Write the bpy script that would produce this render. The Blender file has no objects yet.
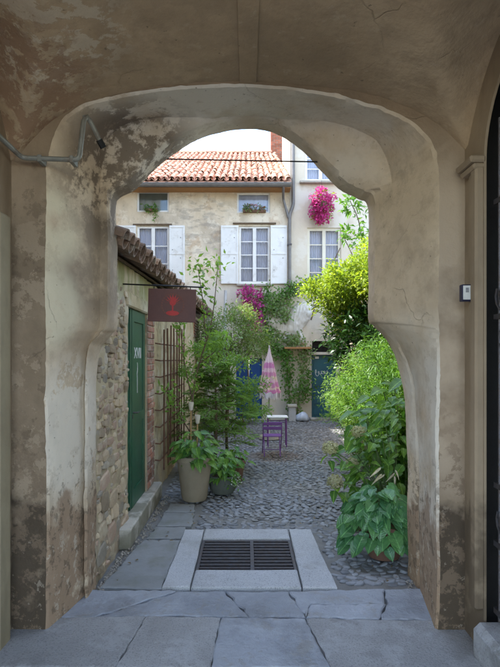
import bpy, bmesh, math, random
import numpy as np
from mathutils import Vector, Matrix, Euler, noise

R = math.radians
rnd = random.Random(7)
nrng = np.random.default_rng(11)
scene = bpy.context.scene
COL = scene.collection

# ------------------------------------------------------------------ camera
cam_d = bpy.data.cameras.new('camera')
cam = bpy.data.objects.new('camera', cam_d)
COL.objects.link(cam)
cam.location = (0, 0, 1.7)
cam.rotation_euler = (R(90), 0, 0)
cam_d.sensor_fit = 'AUTO'
cam_d.sensor_width = 36
cam_d.lens = 27.0
cam_d.shift_x = 0.0045
cam_d.shift_y = 0.0322
cam_d.clip_start = 0.05
cam_d.clip_end = 1000
scene.camera = cam

# ------------------------------------------------------------------ sky and sun
SUN_DIR = Vector((-0.66, 0.16, 0.86)).normalized()
SUN_EL = math.asin(SUN_DIR.z)
SUN_ROT = math.atan2(SUN_DIR.x, SUN_DIR.y)
world = bpy.data.worlds.new('World')
scene.world = world
world.use_nodes = True
wn = world.node_tree
wn.nodes.clear()
w_out = wn.nodes.new('ShaderNodeOutputWorld')
w_bg = wn.nodes.new('ShaderNodeBackground')
w_sky = wn.nodes.new('ShaderNodeTexSky')
w_sky.sky_type = 'NISHITA'
w_sky.sun_disc = False
w_sky.sun_elevation = SUN_EL
w_sky.sun_rotation = SUN_ROT
w_sky.air_density = 1.0
w_sky.dust_density = 0.6
w_tc = wn.nodes.new('ShaderNodeTexCoord')
w_map = wn.nodes.new('ShaderNodeMapping')
w_map.inputs['Scale'].default_value = (1, 1, 2.6)
w_noise = wn.nodes.new('ShaderNodeTexNoise')
w_noise.inputs['Scale'].default_value = 3.1
w_noise.inputs['Detail'].default_value = 9
w_noise.inputs['Roughness'].default_value = 0.58
w_ramp = wn.nodes.new('ShaderNodeMapRange')
w_ramp.inputs['From Min'].default_value = 0.48
w_ramp.inputs['From Max'].default_value = 0.70
w_mix = wn.nodes.new('ShaderNodeMix')
w_mix.data_type = 'RGBA'
w_mix.inputs['B'].default_value = (5.2, 5.4, 5.6, 1)
wn.links.new(w_tc.outputs['Generated'], w_map.inputs['Vector'])
wn.links.new(w_map.outputs['Vector'], w_noise.inputs['Vector'])
wn.links.new(w_noise.outputs['Fac'], w_ramp.inputs['Value'])
wn.links.new(w_ramp.outputs['Result'], w_mix.inputs['Factor'])
wn.links.new(w_sky.outputs['Color'], w_mix.inputs['A'])
wn.links.new(w_mix.outputs['Result'], w_bg.inputs['Color'])
w_bg.inputs['Strength'].default_value = 0.15
wn.links.new(w_bg.outputs['Background'], w_out.inputs['Surface'])

sun_d = bpy.data.lights.new('sun', 'SUN')
sun_d.energy = 2.2
sun_d.angle = R(0.6)
sun_d.color = (1.0, 0.94, 0.84)
sun = bpy.data.objects.new('sun', sun_d)
COL.objects.link(sun)
sun.rotation_euler = SUN_DIR.to_track_quat('Z', 'Y').to_euler()
sun.location = SUN_DIR * 40

scene.view_settings.view_transform = 'Standard'
scene.view_settings.look = 'None'
scene.view_settings.gamma = 1
scene.view_settings.exposure = 2.68
scene.view_settings.use_curve_mapping = False
scene.cycles.max_bounces = 6
scene.cycles.diffuse_bounces = 4
scene.cycles.glossy_bounces = 2
scene.cycles.transmission_bounces = 3
scene.cycles.transparent_max_bounces = 6

# ------------------------------------------------------------------ materials
class NT:
    def __init__(s, name):
        s.m = bpy.data.materials.new(name); s.m.use_nodes = True
        s.t = s.m.node_tree; s.n = s.t.nodes
        s.bsdf = s.n['Principled BSDF']; s.out = s.n['Material Output']
        s.geo = s.n.new('ShaderNodeNewGeometry')
        s.tc = s.n.new('ShaderNodeTexCoord')
    def link(s, a, b): s.t.links.new(a, b)
    def vec(s, local, scale=(1, 1, 1), loc=(0, 0, 0)):
        mp = s.n.new('ShaderNodeMapping')
        mp.inputs['Scale'].default_value = scale
        mp.inputs['Location'].default_value = loc
        s.link(s.tc.outputs['Object'] if local else s.geo.outputs['Position'], mp.inputs['Vector'])
        return mp.outputs['Vector']
    def noise(s, v, scale, detail=6, rough=.6, dist=0):
        t = s.n.new('ShaderNodeTexNoise')
        t.inputs['Scale'].default_value = scale
        t.inputs['Detail'].default_value = detail
        t.inputs['Roughness'].default_value = rough
        t.inputs['Distortion'].default_value = dist
        s.link(v, t.inputs['Vector'])
        return t.outputs['Fac']
    def rng(s, val, a, b, c=0, d=1):
        r = s.n.new('ShaderNodeMapRange')
        r.inputs['From Min'].default_value = a; r.inputs['From Max'].default_value = b
        r.inputs['To Min'].default_value = c; r.inputs['To Max'].default_value = d
        s.link(val, r.inputs['Value'])
        return r.outputs['Result']
    def math(s, op, a, b=None):
        m = s.n.new('ShaderNodeMath'); m.operation = op
        for i, q in enumerate((a, b)):
            if q is None: continue
            if isinstance(q, (int, float)): m.inputs[i].default_value = q
            else: s.link(q, m.inputs[i])
        return m.outputs[0]
    def mix(s, f, a, b, mode='MIX'):
        m = s.n.new('ShaderNodeMix'); m.data_type = 'RGBA'; m.blend_type = mode
        if isinstance(f, (int, float)): m.inputs['Factor'].default_value = f
        else: s.link(f, m.inputs['Factor'])
        for k, q in (('A', a), ('B', b)):
            if isinstance(q, tuple): m.inputs[k].default_value = (*q[:3], 1)
            else: s.link(q, m.inputs[k])
        return m.outputs['Result']
    def sep(s):
        x = s.n.new('ShaderNodeSeparateXYZ'); s.link(s.geo.outputs['Position'], x.inputs[0]); return x.outputs
    def bump(s, h, strength, dist=.01, prev=None):
        b = s.n.new('ShaderNodeBump')
        b.inputs['Strength'].default_value = strength
        b.inputs['Distance'].default_value = dist
        s.link(h, b.inputs['Height'])
        if prev is not None: s.link(prev, b.inputs['Normal'])
        return b.outputs['Normal']

def mat(name, a, b=None, scale=4, rough=.85, bump=.4, bscale=30, local=False, patches=(), rand=0.0, island=0.0, spec=.3,
        metal=0.0, stretch=(1, 1, 1), bdist=.01, cracks=0):
    """patches: dicts with color, scale, lo, hi and any of zlo/zhi (fade with height), c/r (round area), x/y ranges."""
    k = NT(name)
    v = k.vec(local, stretch)
    b = b or tuple(c * .75 for c in a)
    col = k.mix(k.rng(k.noise(v, scale, 6, .65), .33, .67), a, b)
    hsum = None
    for i, p in enumerate(patches):
        vv = k.vec(local, p.get('stretch', (1, 1, 1)), (i * 3.7, i * 1.9, i * 5.1))
        f = k.rng(k.noise(vv, p.get('scale', 3), min(6, p.get('detail', 5)), p.get('rough', .6), p.get('dist', 0)), p['lo'], p['hi'])
        if 'zlo' in p:      # full below zlo, none above zhi, ragged by noise
            zz = k.math('ADD', k.sep()[2], k.rng(k.noise(vv, 2.2, 5), .3, .7, -p.get('zj', .15), p.get('zj', .15)))
            f = k.math('MULTIPLY', f, k.rng(zz, p['zlo'], p['zhi'], 1, 0))
        if 'zup' in p:
            f = k.math('MULTIPLY', f, k.rng(k.sep()[2], p['zup'][0], p['zup'][1], 0, 1))
        if 'c' in p:
            d = k.n.new('ShaderNodeVectorMath'); d.operation = 'DISTANCE'
            k.link(k.geo.outputs['Position'], d.inputs[0]); d.inputs[1].default_value = p['c']
            f = k.math('MULTIPLY', f, k.rng(d.outputs['Value'], p['r'] * .6, p['r'], 1, 0))
        f = k.math('MULTIPLY', f, p.get('amt', 1.0))
        col = k.mix(f, col, p['color'])
        if p.get('depth'):
            h = k.math('MULTIPLY', f, p['depth'])
            hsum = h if hsum is None else k.math('ADD', hsum, h)
    if cracks:
        vo = k.n.new('ShaderNodeTexVoronoi'); vo.feature = 'DISTANCE_TO_EDGE'; vo.inputs['Scale'].default_value = cracks
        wv = k.n.new('ShaderNodeVectorMath'); wv.operation = 'ADD'
        nz = k.n.new('ShaderNodeTexNoise'); nz.inputs['Scale'].default_value = 3.5; nz.inputs['Detail'].default_value = 6
        k.link(v, nz.inputs['Vector']); k.link(v, wv.inputs[0]); k.link(nz.outputs['Color'], wv.inputs[1])
        sc_ = k.n.new('ShaderNodeVectorMath'); sc_.operation = 'SCALE'; sc_.inputs['Scale'].default_value = .28
        k.link(nz.outputs['Color'], sc_.inputs[0]); k.link(sc_.outputs[0], wv.inputs[1])
        k.link(wv.outputs[0], vo.inputs['Vector'])
        cf = k.math('MULTIPLY', k.rng(vo.outputs['Distance'], .0, .007, 1, 0), k.rng(k.noise(v, 1.3, 3), .54, .64))
        col = k.mix(k.math('MULTIPLY', cf, .38), col, tuple(q * .3 for q in a))
        h = k.math('MULTIPLY', cf, -.8); hsum = h if hsum is None else k.math('ADD', hsum, h)
    if rand:
        oi = k.n.new('ShaderNodeObjectInfo')
        col = k.mix(1.0, col, k.rng(oi.outputs['Random'], 0, 1, 1 - rand, 1 + rand), 'MULTIPLY')
    if island:
        col = k.mix(1.0, col, k.rng(k.geo.outputs['Random Per Island'], 0, 1, 1 - island, 1 + island), 'MULTIPLY')
    k.link(col, k.bsdf.inputs['Base Color'])
    k.bsdf.inputs['Roughness'].default_value = rough
    k.bsdf.inputs['Metallic'].default_value = metal
    k.bsdf.inputs['Specular IOR Level'].default_value = spec
    if bump:
        h = k.noise(k.vec(local, stretch), bscale, 5, .7)
        if hsum is not None: h = k.math('ADD', h, hsum)
        k.link(k.bump(h, bump, bdist), k.bsdf.inputs['Normal'])
    return k.m

def leafmat(name, a, b, trans=.35, rough=.45, veins=False, island=True, tcol=None):
    k = NT(name)
    if island: rv = k.geo.outputs['Random Per Island']
    else:
        oi = k.n.new('ShaderNodeObjectInfo'); rv = oi.outputs['Random']
    col = k.mix(rv, a, b)
    col = k.mix(k.rng(k.noise(k.vec(False), 3.0, 3), .35, .65, 0, .55), col, tuple(c * .55 for c in b))
    if not island:      # single big leaves: paler midrib, darker blotches
        sx_ = k.n.new('ShaderNodeSeparateXYZ'); k.link(k.tc.outputs['Object'], sx_.inputs[0])
        ay = k.math('ABSOLUTE', sx_.outputs[1])
        col = k.mix(k.rng(ay, .008, .03, .5, 0), col, tuple(min(1, q * 1.9 + .05) for q in a))
        col = k.mix(k.rng(k.noise(k.vec(True), 4.5, 4), .42, .68, 0, .5), col, tuple(q * .6 for q in b))
        wv_ = k.math('SINE', k.math('MULTIPLY', k.math('SUBTRACT', sx_.outputs[0], k.math('MULTIPLY', ay, .9)), 62 if veins else 44))
        col = k.mix(k.rng(wv_, .2, 1, 0, .28), col, tuple(q * .62 for q in b))
    k.link(col, k.bsdf.inputs['Base Color'])
    k.bsdf.inputs['Roughness'].default_value = rough
    k.bsdf.inputs['Specular IOR Level'].default_value = .45 if veins else .35
    if veins:
        w = k.n.new('ShaderNodeTexWave'); w.bands_direction = 'DIAGONAL'
        w.inputs['Scale'].default_value = 3.2; w.inputs['Distortion'].default_value = .3
        ab = k.n.new('ShaderNodeVectorMath'); ab.operation = 'ABSOLUTE'
        k.link(k.tc.outputs['Object'], ab.inputs[0])
        k.link(ab.outputs[0], w.inputs['Vector'])
        k.link(k.bump(w.outputs['Fac'], .14, .02), k.bsdf.inputs['Normal'])
    tr = k.n.new('ShaderNodeBsdfTranslucent')
    if tcol: tr.inputs['Color'].default_value = (*tcol, 1)
    else:
        k.link(k.mix(1.0, col, (1.5, 1.45, .6), 'MULTIPLY'), tr.inputs['Color'])
    ms = k.n.new('ShaderNodeMixShader'); ms.inputs[0].default_value = trans
    k.link(k.bsdf.outputs[0], ms.inputs[1]); k.link(tr.outputs[0], ms.inputs[2])
    k.link(ms.outputs[0], k.out.inputs['Surface'])
    return k.m

def simple(name, c, rough=.6, metal=0, spec=.4, bump=.15, bscale=60, local=True, rand=0):
    return mat(name, c, tuple(q * .8 for q in c), 9, rough, bump, bscale, local, (), rand, 0, spec, metal)

WARM = (.33, .285, .225)
SH = dict(rough=.72, detail=6)      # ragged, sharp-edged losses of plaster; also edges the shade painted on the spandrel
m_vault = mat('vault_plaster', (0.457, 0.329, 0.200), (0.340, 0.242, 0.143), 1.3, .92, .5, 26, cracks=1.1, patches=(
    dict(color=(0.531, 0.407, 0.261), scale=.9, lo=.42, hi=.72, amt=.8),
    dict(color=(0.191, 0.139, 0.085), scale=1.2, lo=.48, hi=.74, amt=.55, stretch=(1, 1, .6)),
    dict(color=(0.234, 0.170, 0.105), scale=7, lo=.45, hi=.7, amt=.5, rough=.75),
    dict(color=(0.287, 0.211, 0.133), scale=4.5, lo=.54, hi=.58, amt=.3, **SH),
    dict(color=(0.595, 0.515, 0.390), scale=7, lo=.50, hi=.525, c=(-1.0, 2.5, 3.25), r=.5, amt=.5, depth=.8, **SH),
    dict(color=(0.266, 0.160, 0.095), scale=5, lo=.47, hi=.51, c=(-1.3, 2.75, 3.1), r=.6, amt=.8, depth=-.5, **SH),
    dict(color=(0.531, 0.432, 0.305), scale=12, lo=.60, hi=.64, amt=.25, **SH),
    dict(color=(0.106, 0.083, 0.057), scale=24, lo=.68, hi=.72, amt=.7)))
m_arch = mat('arch_plaster', (0.605, 0.479, 0.328), (0.499, 0.387, 0.257), 1.8, .9, .5, 28, cracks=1.4, patches=(
    dict(color=(0.362, 0.273, 0.180), scale=1.5, lo=.45, hi=.72, amt=.8),
    dict(color=(0.308, 0.237, 0.157), scale=8, lo=.48, hi=.66, amt=.45, rough=.75),
    dict(color=(0.681, 0.628, 0.532), scale=2.5, lo=.30, hi=.5, c=(-.45, 3.3, 3.38), r=.75, amt=.8),  # soffit catching court light, painted in as paler plaster
    dict(color=(0.659, 0.598, 0.495), scale=2.5, lo=.34, hi=.56, c=(.55, 3.35, 3.33), r=.7, amt=.65),  # same painted-in light on the right half of the soffit
    dict(color=(0.701, 0.643, 0.546), scale=2.2, lo=.34, hi=.56, c=(1.18, 3.4, 1.1), r=.95, amt=.75),  # court light on the lower right jamb, put into the colour
    dict(color=(0.234, 0.180, 0.123), scale=3.5, lo=.38, hi=.54, c=(-1.02, 3.5, 2.35), r=.5, amt=.75, rough=.7),
    dict(color=(0.638, 0.557, 0.380), scale=4, lo=.34, hi=.5, c=(-1.22, 3.12, 2.5), r=.3, amt=.75),
    dict(color=(0.616, 0.546, 0.380), scale=4, lo=.34, hi=.5, c=(-1.22, 3.12, 2.0), r=.32, amt=.75),
    dict(color=(0.138, 0.103, 0.071), scale=4.5, lo=.44, hi=.50, c=(-.82, 3.55, 2.98), r=.62, amt=.85, depth=-.5, **SH),  # shade of the camera-facing left spandrel, painted dark
    dict(color=(0.701, 0.628, 0.503), scale=3.2, lo=.40, hi=.43, c=(-1.16, 3.35, 1.2), r=.55, amt=.7, depth=.5, **SH),
    dict(color=(0.404, 0.319, 0.218), scale=5, lo=.57, hi=.61, amt=.35, depth=-.4, **SH),
    dict(color=(0.276, 0.180, 0.109), scale=4, lo=.34, hi=.42, zlo=.62, zhi=.70, zj=.22, amt=.82, depth=-.6, rough=.7),
    dict(color=(0.117, 0.083, 0.052), scale=11, lo=.54, hi=.58, zlo=.75, zhi=1.1, amt=.65, **SH),
    dict(color=(0.531, 0.453, 0.342), scale=13, lo=.57, hi=.60, zlo=.5, zhi=.7, amt=.6, **SH),
    dict(color=(0.138, 0.103, 0.071), scale=34, lo=.67, hi=.71, amt=.7)))
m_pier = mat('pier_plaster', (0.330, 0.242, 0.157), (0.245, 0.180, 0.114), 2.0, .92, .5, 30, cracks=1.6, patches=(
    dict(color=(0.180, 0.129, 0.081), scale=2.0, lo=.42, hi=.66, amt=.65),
    dict(color=(0.488, 0.381, 0.266), scale=2.5, lo=.3, hi=.55, c=(1.25, 3.1, 1.9), r=1.3, amt=.8),
    dict(color=(0.372, 0.284, 0.190), scale=4.2, lo=.53, hi=.56, amt=.6, depth=.6, c=(-1.3, 3.1, 1.4), r=1.5, **SH),
    dict(color=(0.138, 0.098, 0.062), scale=6, lo=.57, hi=.60, amt=.55, depth=-.4, c=(-1.3, 3.1, 1.6), r=1.6, **SH),
    dict(color=(0.063, 0.045, 0.028), scale=3.0, lo=.30, hi=.42, zlo=.76, zhi=.83, zj=.1, amt=.9, depth=-.6),
    dict(color=(0.191, 0.134, 0.085), scale=8, lo=.51, hi=.55, zlo=.9, zhi=1.6, zj=.2, amt=.75, **SH),
    dict(color=(0.404, 0.329, 0.238), scale=15, lo=.60, hi=.63, amt=.5, zlo=.6, zhi=.9, **SH)))
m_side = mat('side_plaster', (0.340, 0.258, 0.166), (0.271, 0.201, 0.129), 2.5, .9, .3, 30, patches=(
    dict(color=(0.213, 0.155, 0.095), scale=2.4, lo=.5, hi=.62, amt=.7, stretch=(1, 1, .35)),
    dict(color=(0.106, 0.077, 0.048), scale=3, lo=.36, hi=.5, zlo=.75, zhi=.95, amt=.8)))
m_yellow = mat('yellowed_frame', (.36, .30, .185), (.27, .22, .135), 3, .8, .25, 30, patches=(
    dict(color=(.22, .18, .11), scale=3, lo=.52, hi=.64, amt=.7, stretch=(1, 1, .3)),))
m_ground = mat('earth_mortar', (.23, .225, .21), (.15, .145, .13), 3, .95, .6, 60, patches=(
    dict(color=(.2, .195, .185), scale=8, lo=.52, hi=.62, amt=.6),))
m_slab = mat('grey_paving_stone', (.40, .41, .425), (.31, .32, .33), 2.3, .68, .9, 28, bdist=.02, patches=(
    dict(color=(.50, .51, .525), scale=3.5, lo=.5, hi=.68, amt=.6),
    dict(color=(.13, .125, .115), scale=2.5, lo=.55, hi=.68, amt=.6),
    dict(color=(.2, .21, .14), scale=5, lo=.55, hi=.65, amt=.35),
    dict(color=(.33, .335, .33), scale=90, lo=.55, hi=.62, amt=.5, detail=3)), rand=.13, spec=.4)
m_slate = mat('blue_slate_slab', (.335, .35, .375), (.25, .262, .285), 2.0, .55, .9, 24, bdist=.02, patches=(
    dict(color=(.40, .42, .45), scale=3, lo=.5, hi=.66, amt=.6),
    dict(color=(.15, .15, .15), scale=2.4, lo=.54, hi=.66, amt=.6), dict(color=(.26, .24, .2), scale=6, lo=.55, hi=.6, amt=.4, rough=.7)), rand=.12, spec=.45)
m_rough = mat('rough_granite_slab', (.41, .405, .395), (.32, .315, .305), 2.6, .8, .9, 60, bdist=.015, patches=(
    dict(color=(.2, .2, .2), scale=90, lo=.56, hi=.62, amt=.6, detail=2), dict(color=(.19, .185, .17), scale=2.2, lo=.54, hi=.66, amt=.6),
    dict(color=(.5, .505, .51), scale=4, lo=.54, hi=.6, amt=.4, rough=.7)), rand=.12)
m_moss_slab = mat('mossy_paving_stone', (.29, .295, .29), (.22, .225, .215), 3, .8, .4, 45, patches=(
    dict(color=(.15, .155, .10), scale=4, lo=.5, hi=.68, amt=.5),), rand=.1)
m_granite = mat('pale_granite', (.47, .475, .475), (.39, .395, .395), 3, .75, .35, 120, patches=(
    dict(color=(.17, .17, .17), scale=140, lo=.56, hi=.62, amt=.7, detail=2),
    dict(color=(.22, .21, .18), scale=3, lo=.55, hi=.7, amt=.5)), rand=.07, spec=.4)
m_cobble = mat('river_cobble', (.25, .258, .265), (.17, .177, .185), 14, .65, .3, 70, rand=.34, spec=.4)
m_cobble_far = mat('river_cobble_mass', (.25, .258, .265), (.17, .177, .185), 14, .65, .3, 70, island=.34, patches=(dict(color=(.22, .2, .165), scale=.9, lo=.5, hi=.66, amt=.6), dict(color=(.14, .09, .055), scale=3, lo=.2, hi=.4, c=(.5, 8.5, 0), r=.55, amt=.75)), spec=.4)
m_iron = mat('dark_iron', (.11, .11, .12), (.10, .08, .07), 20, .5, .3, 90, metal=.6)
m_black = simple('black_iron', (.018, .017, .016), .5, .5)
m_pit = simple('recess_shade_dark', (.03, .028, .025), .95)  # near-black colour stands for depth shade in drain pit and gate room
m_galv = mat('galvanised_pipe', (.25, .245, .21), (.18, .175, .145), 12, .5, .2, 60, metal=.35, patches=(
    dict(color=(.13, .09, .06), scale=10, lo=.55, hi=.65, amt=.6),))
m_facade = mat('facade_plaster', (.66, .55, .40), (.57, .465, .33), .9, .92, .3, 22, patches=(
    dict(color=(.72, .635, .50), scale=.8, lo=.48, hi=.6, amt=.8),
    dict(color=(.40, .33, .245), scale=1.5, lo=.48, hi=.66, amt=.65, stretch=(1, 1, .4)),
    dict(color=(.74, .66, .53), scale=3, lo=.55, hi=.58, amt=.5, rough=.7, detail=6),
    dict(color=(.33, .26, .18), scale=9, lo=.58, hi=.63, amt=.45, rough=.7),
    dict(color=(.42, .27, .15), scale=2.2, lo=.57, hi=.62, amt=.45, depth=-.4),
    dict(color=(.27, .24, .2), scale=5, lo=.5, hi=.58, amt=.5, c=(-1.3, 13.3, 5.2), r=1.1, stretch=(.5, 1, 1.4)),
    dict(color=(.60, .56, .49), scale=1.2, lo=.36, hi=.46, zlo=3.3, zhi=3.9, amt=.8)))
m_tower = mat('tower_plaster', (.64, .565, .45), (.56, .485, .375), 1.0, .92, .3, 22, patches=(
    dict(color=(.40, .36, .29), scale=1.3, lo=.52, hi=.68, amt=.5, stretch=(1, 1, .35)),
    dict(color=(.66, .62, .54), scale=1.6, lo=.5, hi=.58, amt=.6, depth=.2),
    dict(color=(.34, .30, .24), scale=6, lo=.56, hi=.62, amt=.4, zlo=1.6, zhi=3.0)))
m_lean = mat('ochre_rubble_plaster', (.50, .41, .255), (.40, .32, .19), 3, .92, .6, 26, patches=(
    dict(color=(.56, .50, .37), scale=2.4, lo=.5, hi=.6, amt=.7, depth=.3),
    dict(color=(.28, .22, .14), scale=6, lo=.54, hi=.62, amt=.7, depth=-.5),
    dict(color=(.22, .22, .07), scale=7, lo=.42, hi=.56, amt=.75, zup=(2.15, 2.38), stretch=(1, 1, .12)),
    dict(color=(.26, .2, .15), scale=3, lo=.4, hi=.55, zlo=.3, zhi=.8, amt=.6)))
m_stone = mat('rubble_stone', (.43, .33, .21), (.33, .25, .16), 9, .9, .7, 40, rand=.38, patches=(dict(color=(.50, .43, .30), scale=6, lo=.48, hi=.6, amt=.6),))
m_stone_red = mat('reddish_rubble_stone', (.40, .27, .19), (.36, .26, .18), 9, .9, .7, 40, rand=.22, patches=(dict(color=(.48, .40, .28), scale=6, lo=.46, hi=.6, amt=.7),))
m_stone_grey = mat('grey_rubble_stone', (.37, .32, .245), (.29, .25, .19), 9, .9, .7, 40, rand=.36, patches=(dict(color=(.47, .40, .29), scale=6, lo=.46, hi=.6, amt=.6),))
m_brick = mat('old_red_brick', (.34, .14, .085), (.27, .17, .125), 8, .92, .5, 60, rand=.35, patches=(
    dict(color=(.42, .37, .31), scale=7, lo=.5, hi=.6, amt=.7),))
m_brick_wall = mat('chimney_brick', (.40, .14, .08), (.28, .11, .07), 6, .92, .3, 40, rand=.25)
m_mortar = mat('lime_mortar', (.40, .36, .30), (.3, .27, .22), 12, .95, .6, 40)
m_tile = mat('terracotta_tile', (.52, .285, .195), (.42, .22, .15), 5, .88, .3, 50, island=.33, patches=(
    dict(color=(.62, .42, .28), scale=5, lo=.52, hi=.62, amt=.6),
    dict(color=(.24, .16, .12), scale=7, lo=.58, hi=.66, amt=.5)))
m_oldtile = mat('weathered_tile', (.27, .175, .115), (.19, .13, .095), 9, .92, .5, 60, rand=.35, patches=(
    dict(color=(.36, .33, .26), scale=10, lo=.55, hi=.63, amt=.6),
    dict(color=(.11, .10, .07), scale=9, lo=.55, hi=.65, amt=.6)))
m_wood = mat('eaves_wood', (.42, .22, .09), (.30, .15, .06), 8, .8, .3, 40, stretch=(1, 6, 6))
m_darkwood = mat('dark_weathered_wood', (.16, .11, .07), (.1, .07, .045), 8, .85, .3, 40, stretch=(6, 6, .6))
m_zinc = mat('zinc_gutter', (.20, .19, .18), (.15, .14, .13), 8, .55, .15, 50, metal=.4)
m_white = mat('white_shutter_paint', (.76, .75, .72), (.68, .67, .64), 3, .6, .15, 40, patches=(
    dict(color=(.5, .47, .42), scale=5, lo=.58, hi=.66, amt=.5),))
m_cream = mat('cream_window_paint', (.70, .66, .54), (.62, .57, .45), 4, .6, .15, 40)
m_glass = mat('window_glass', (.20, .26, .36), (.15, .20, .29), 1.2, .06, 0, 10, spec=.9)
m_glass.use_nodes = True
m_curtain = mat('lace_curtain', (.80, .80, .84), (.68, .68, .74), 5, .9, .3, 20, stretch=(9, 1, .5))
m_green = mat('green_door_paint', (.016, .095, .045), (.022, .075, .042), 4, .42, .2, 30, stretch=(1, 1, .4), spec=.5, patches=(
    dict(color=(.04, .14, .075), scale=6, lo=.55, hi=.65, amt=.5),))
m_blue = mat('blue_door_paint', (.012, .105, .14), (.010, .078, .112), 3, .45, .15, 40, spec=.5)
m_blue2 = mat('bright_blue_paint', (.012, .075, .25), (.01, .055, .19), 3, .5, .15, 40, spec=.4)
m_paint = simple('white_chalk_paint', (.72, .72, .68), .9)
m_sign = mat('maroon_sign_metal', (.115, .04, .03), (.085, .03, .026), 5, .5, .12, 60, spec=.4)
m_red = simple('red_emblem_paint', (.46, .03, .03), .55)
m_olive = simple('olive_emblem_paint', (.17, .05, .03), .6)
m_rust = mat('rusty_rebar', (.15, .075, .045), (.095, .05, .032), 25, .85, .4, 90, local=True)
m_stepstone = mat('door_step_stone', (.54, .50, .42), (.44, .41, .34), 3, .8, .35, 60, patches=(
    dict(color=(.2, .18, .13), scale=4, lo=.52, hi=.64, amt=.6),
    dict(color=(.15, .14, .09), scale=4, lo=.36, hi=.5, zlo=.08, zhi=.14, amt=.7)))
m_pot = mat('buff_clay_pot', (.30, .255, .18), (.25, .205, .14), 5, .85, .25, 60, patches=(
    dict(color=(.22, .19, .13), scale=4, lo=.54, hi=.66, amt=.6),))
m_bowl = mat('grey_plastic_bowl', (.13, .145, .12), (.10, .11, .09), 5, .7, .2, 50)
m_soil = mat('potting_soil', (.09, .05, .03), (.05, .03, .02), 25, .95, .8, 60)
m_terra = mat('terracotta_pot', (.20, .11, .075), (.15, .085, .06), 5, .85, .25, 60)
m_bark = mat('grey_brown_bark', (.17, .125, .085), (.11, .08, .055), 12, .9, .6, 40, stretch=(1, 1, .3))
m_stem = simple('green_stem', (.10, .16, .05), .6)
m_bamboo = simple('bamboo_cane', (.45, .30, .13), .6)
m_candle = simple('frosted_candle_cup', (.62, .58, .48), .4)
m_purple = simple('purple_chair_paint', (.17, .055, .24), .5)
m_statue = mat('white_marble', (.68, .645, .58), (.60, .565, .50), 4, .95, .5, 22, patches=(
    dict(color=(.42, .39, .34), scale=5, lo=.5, hi=.66, amt=.5, stretch=(3, 1, .3)),))
m_pole = simple('grey_pole', (.45, .45, .45), .5)
m_bag = simple('white_blue_sack', (.60, .66, .74), .7)
m_bell = simple('bell_white_face', (.66, .65, .6), .4)
m_bellb = simple('bell_dark_case', (.02, .02, .05), .35)
m_fringe = simple('white_fringe', (.72, .68, .72), .9)

l_bright = leafmat('bright_leaf', (.16, .27, .04), (.09, .18, .03), .4)
l_yellow = leafmat('yellow_green_leaf', (.38, .46, .06), (.20, .32, .04), .44)
l_mid = leafmat('mid_green_leaf', (.14, .29, .05), (.09, .21, .04), .4)
l_dark = leafmat('dark_glossy_leaf', (.035, .09, .022), (.022, .06, .017), .2, .3)
l_conifer = leafmat('conifer_frond', (.34, .50, .16), (.18, .34, .10), .47)
l_feather = leafmat('feathery_frond', (.26, .43, .10), (.16, .31, .07), .45)
l_greygreen = leafmat('grey_green_leaf', (.24, .34, .12), (.17, .26, .09), .4)
l_hosta = leafmat('hosta_leaf', (.17, .38, .12), (.06, .20, .08), .3, .28, True, False)
l_broad = leafmat('broad_leaf', (.24, .42, .06), (.08, .22, .045), .42, .33, False, False)
l_pot = leafmat('pot_leaf', (.26, .44, .07), (.09, .25, .07), .4, .35, False, False)
l_pink = leafmat('magenta_bract', (.66, .08, .29), (.52, .04, .20), .35, .6, tcol=(.75, .1, .4))
l_pink2 = leafmat('pink_bract', (.66, .10, .38), (.55, .05, .30), .35, .6, tcol=(.75, .15, .45))
l_dry = leafmat('withered_leaf', (.66, .60, .46), (.52, .46, .32), .3, .8, False, False)
l_head = leafmat('faded_hydrangea_floret', (.52, .56, .32), (.46, .42, .28), .3, .7)
l_whitef = leafmat('white_petal', (.75, .75, .70), (.66, .66, .58), .3, .7, tcol=(.8, .8, .7))

# parasol cloth: bands by height in its own space
def parasol_mat():
    k = NT('pink_striped_cloth')
    x = k.n.new('ShaderNodeSeparateXYZ'); k.link(k.tc.outputs['Object'], x.inputs[0])
    r = k.n.new('ShaderNodeValToRGB'); r.color_ramp.interpolation = 'CONSTANT'
    e = r.color_ramp.elements
    cols = [(0, (.56, .20, .37)), (.09, (.66, .50, .42)), (.17, (.54, .22, .38)), (.27, (.66, .42, .50)), (.36, (.62, .50, .40)),
            (.43, (.54, .24, .39)), (.55, (.66, .46, .53)), (.64, (.55, .22, .42)), (.78, (.68, .55, .58))]
    e[0].position, e[0].color = 0, (*cols[0][1], 1)
    e[1].position, e[1].color = cols[1][0], (*cols[1][1], 1)
    for p, c in cols[2:]:
        q = e.new(p); q.color = (*c, 1)
    k.link(k.math('ADD', k.rng(x.outputs[2], .92, 1.72), k.rng(k.noise(k.vec(True), 14, 3), .3, .7, -.05, .05)), r.inputs[0])
    k.link(r.outputs[0], k.bsdf.inputs['Base Color'])
    k.bsdf.inputs['Roughness'].default_value = .9
    return k.m
m_parasol = parasol_mat()

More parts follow.
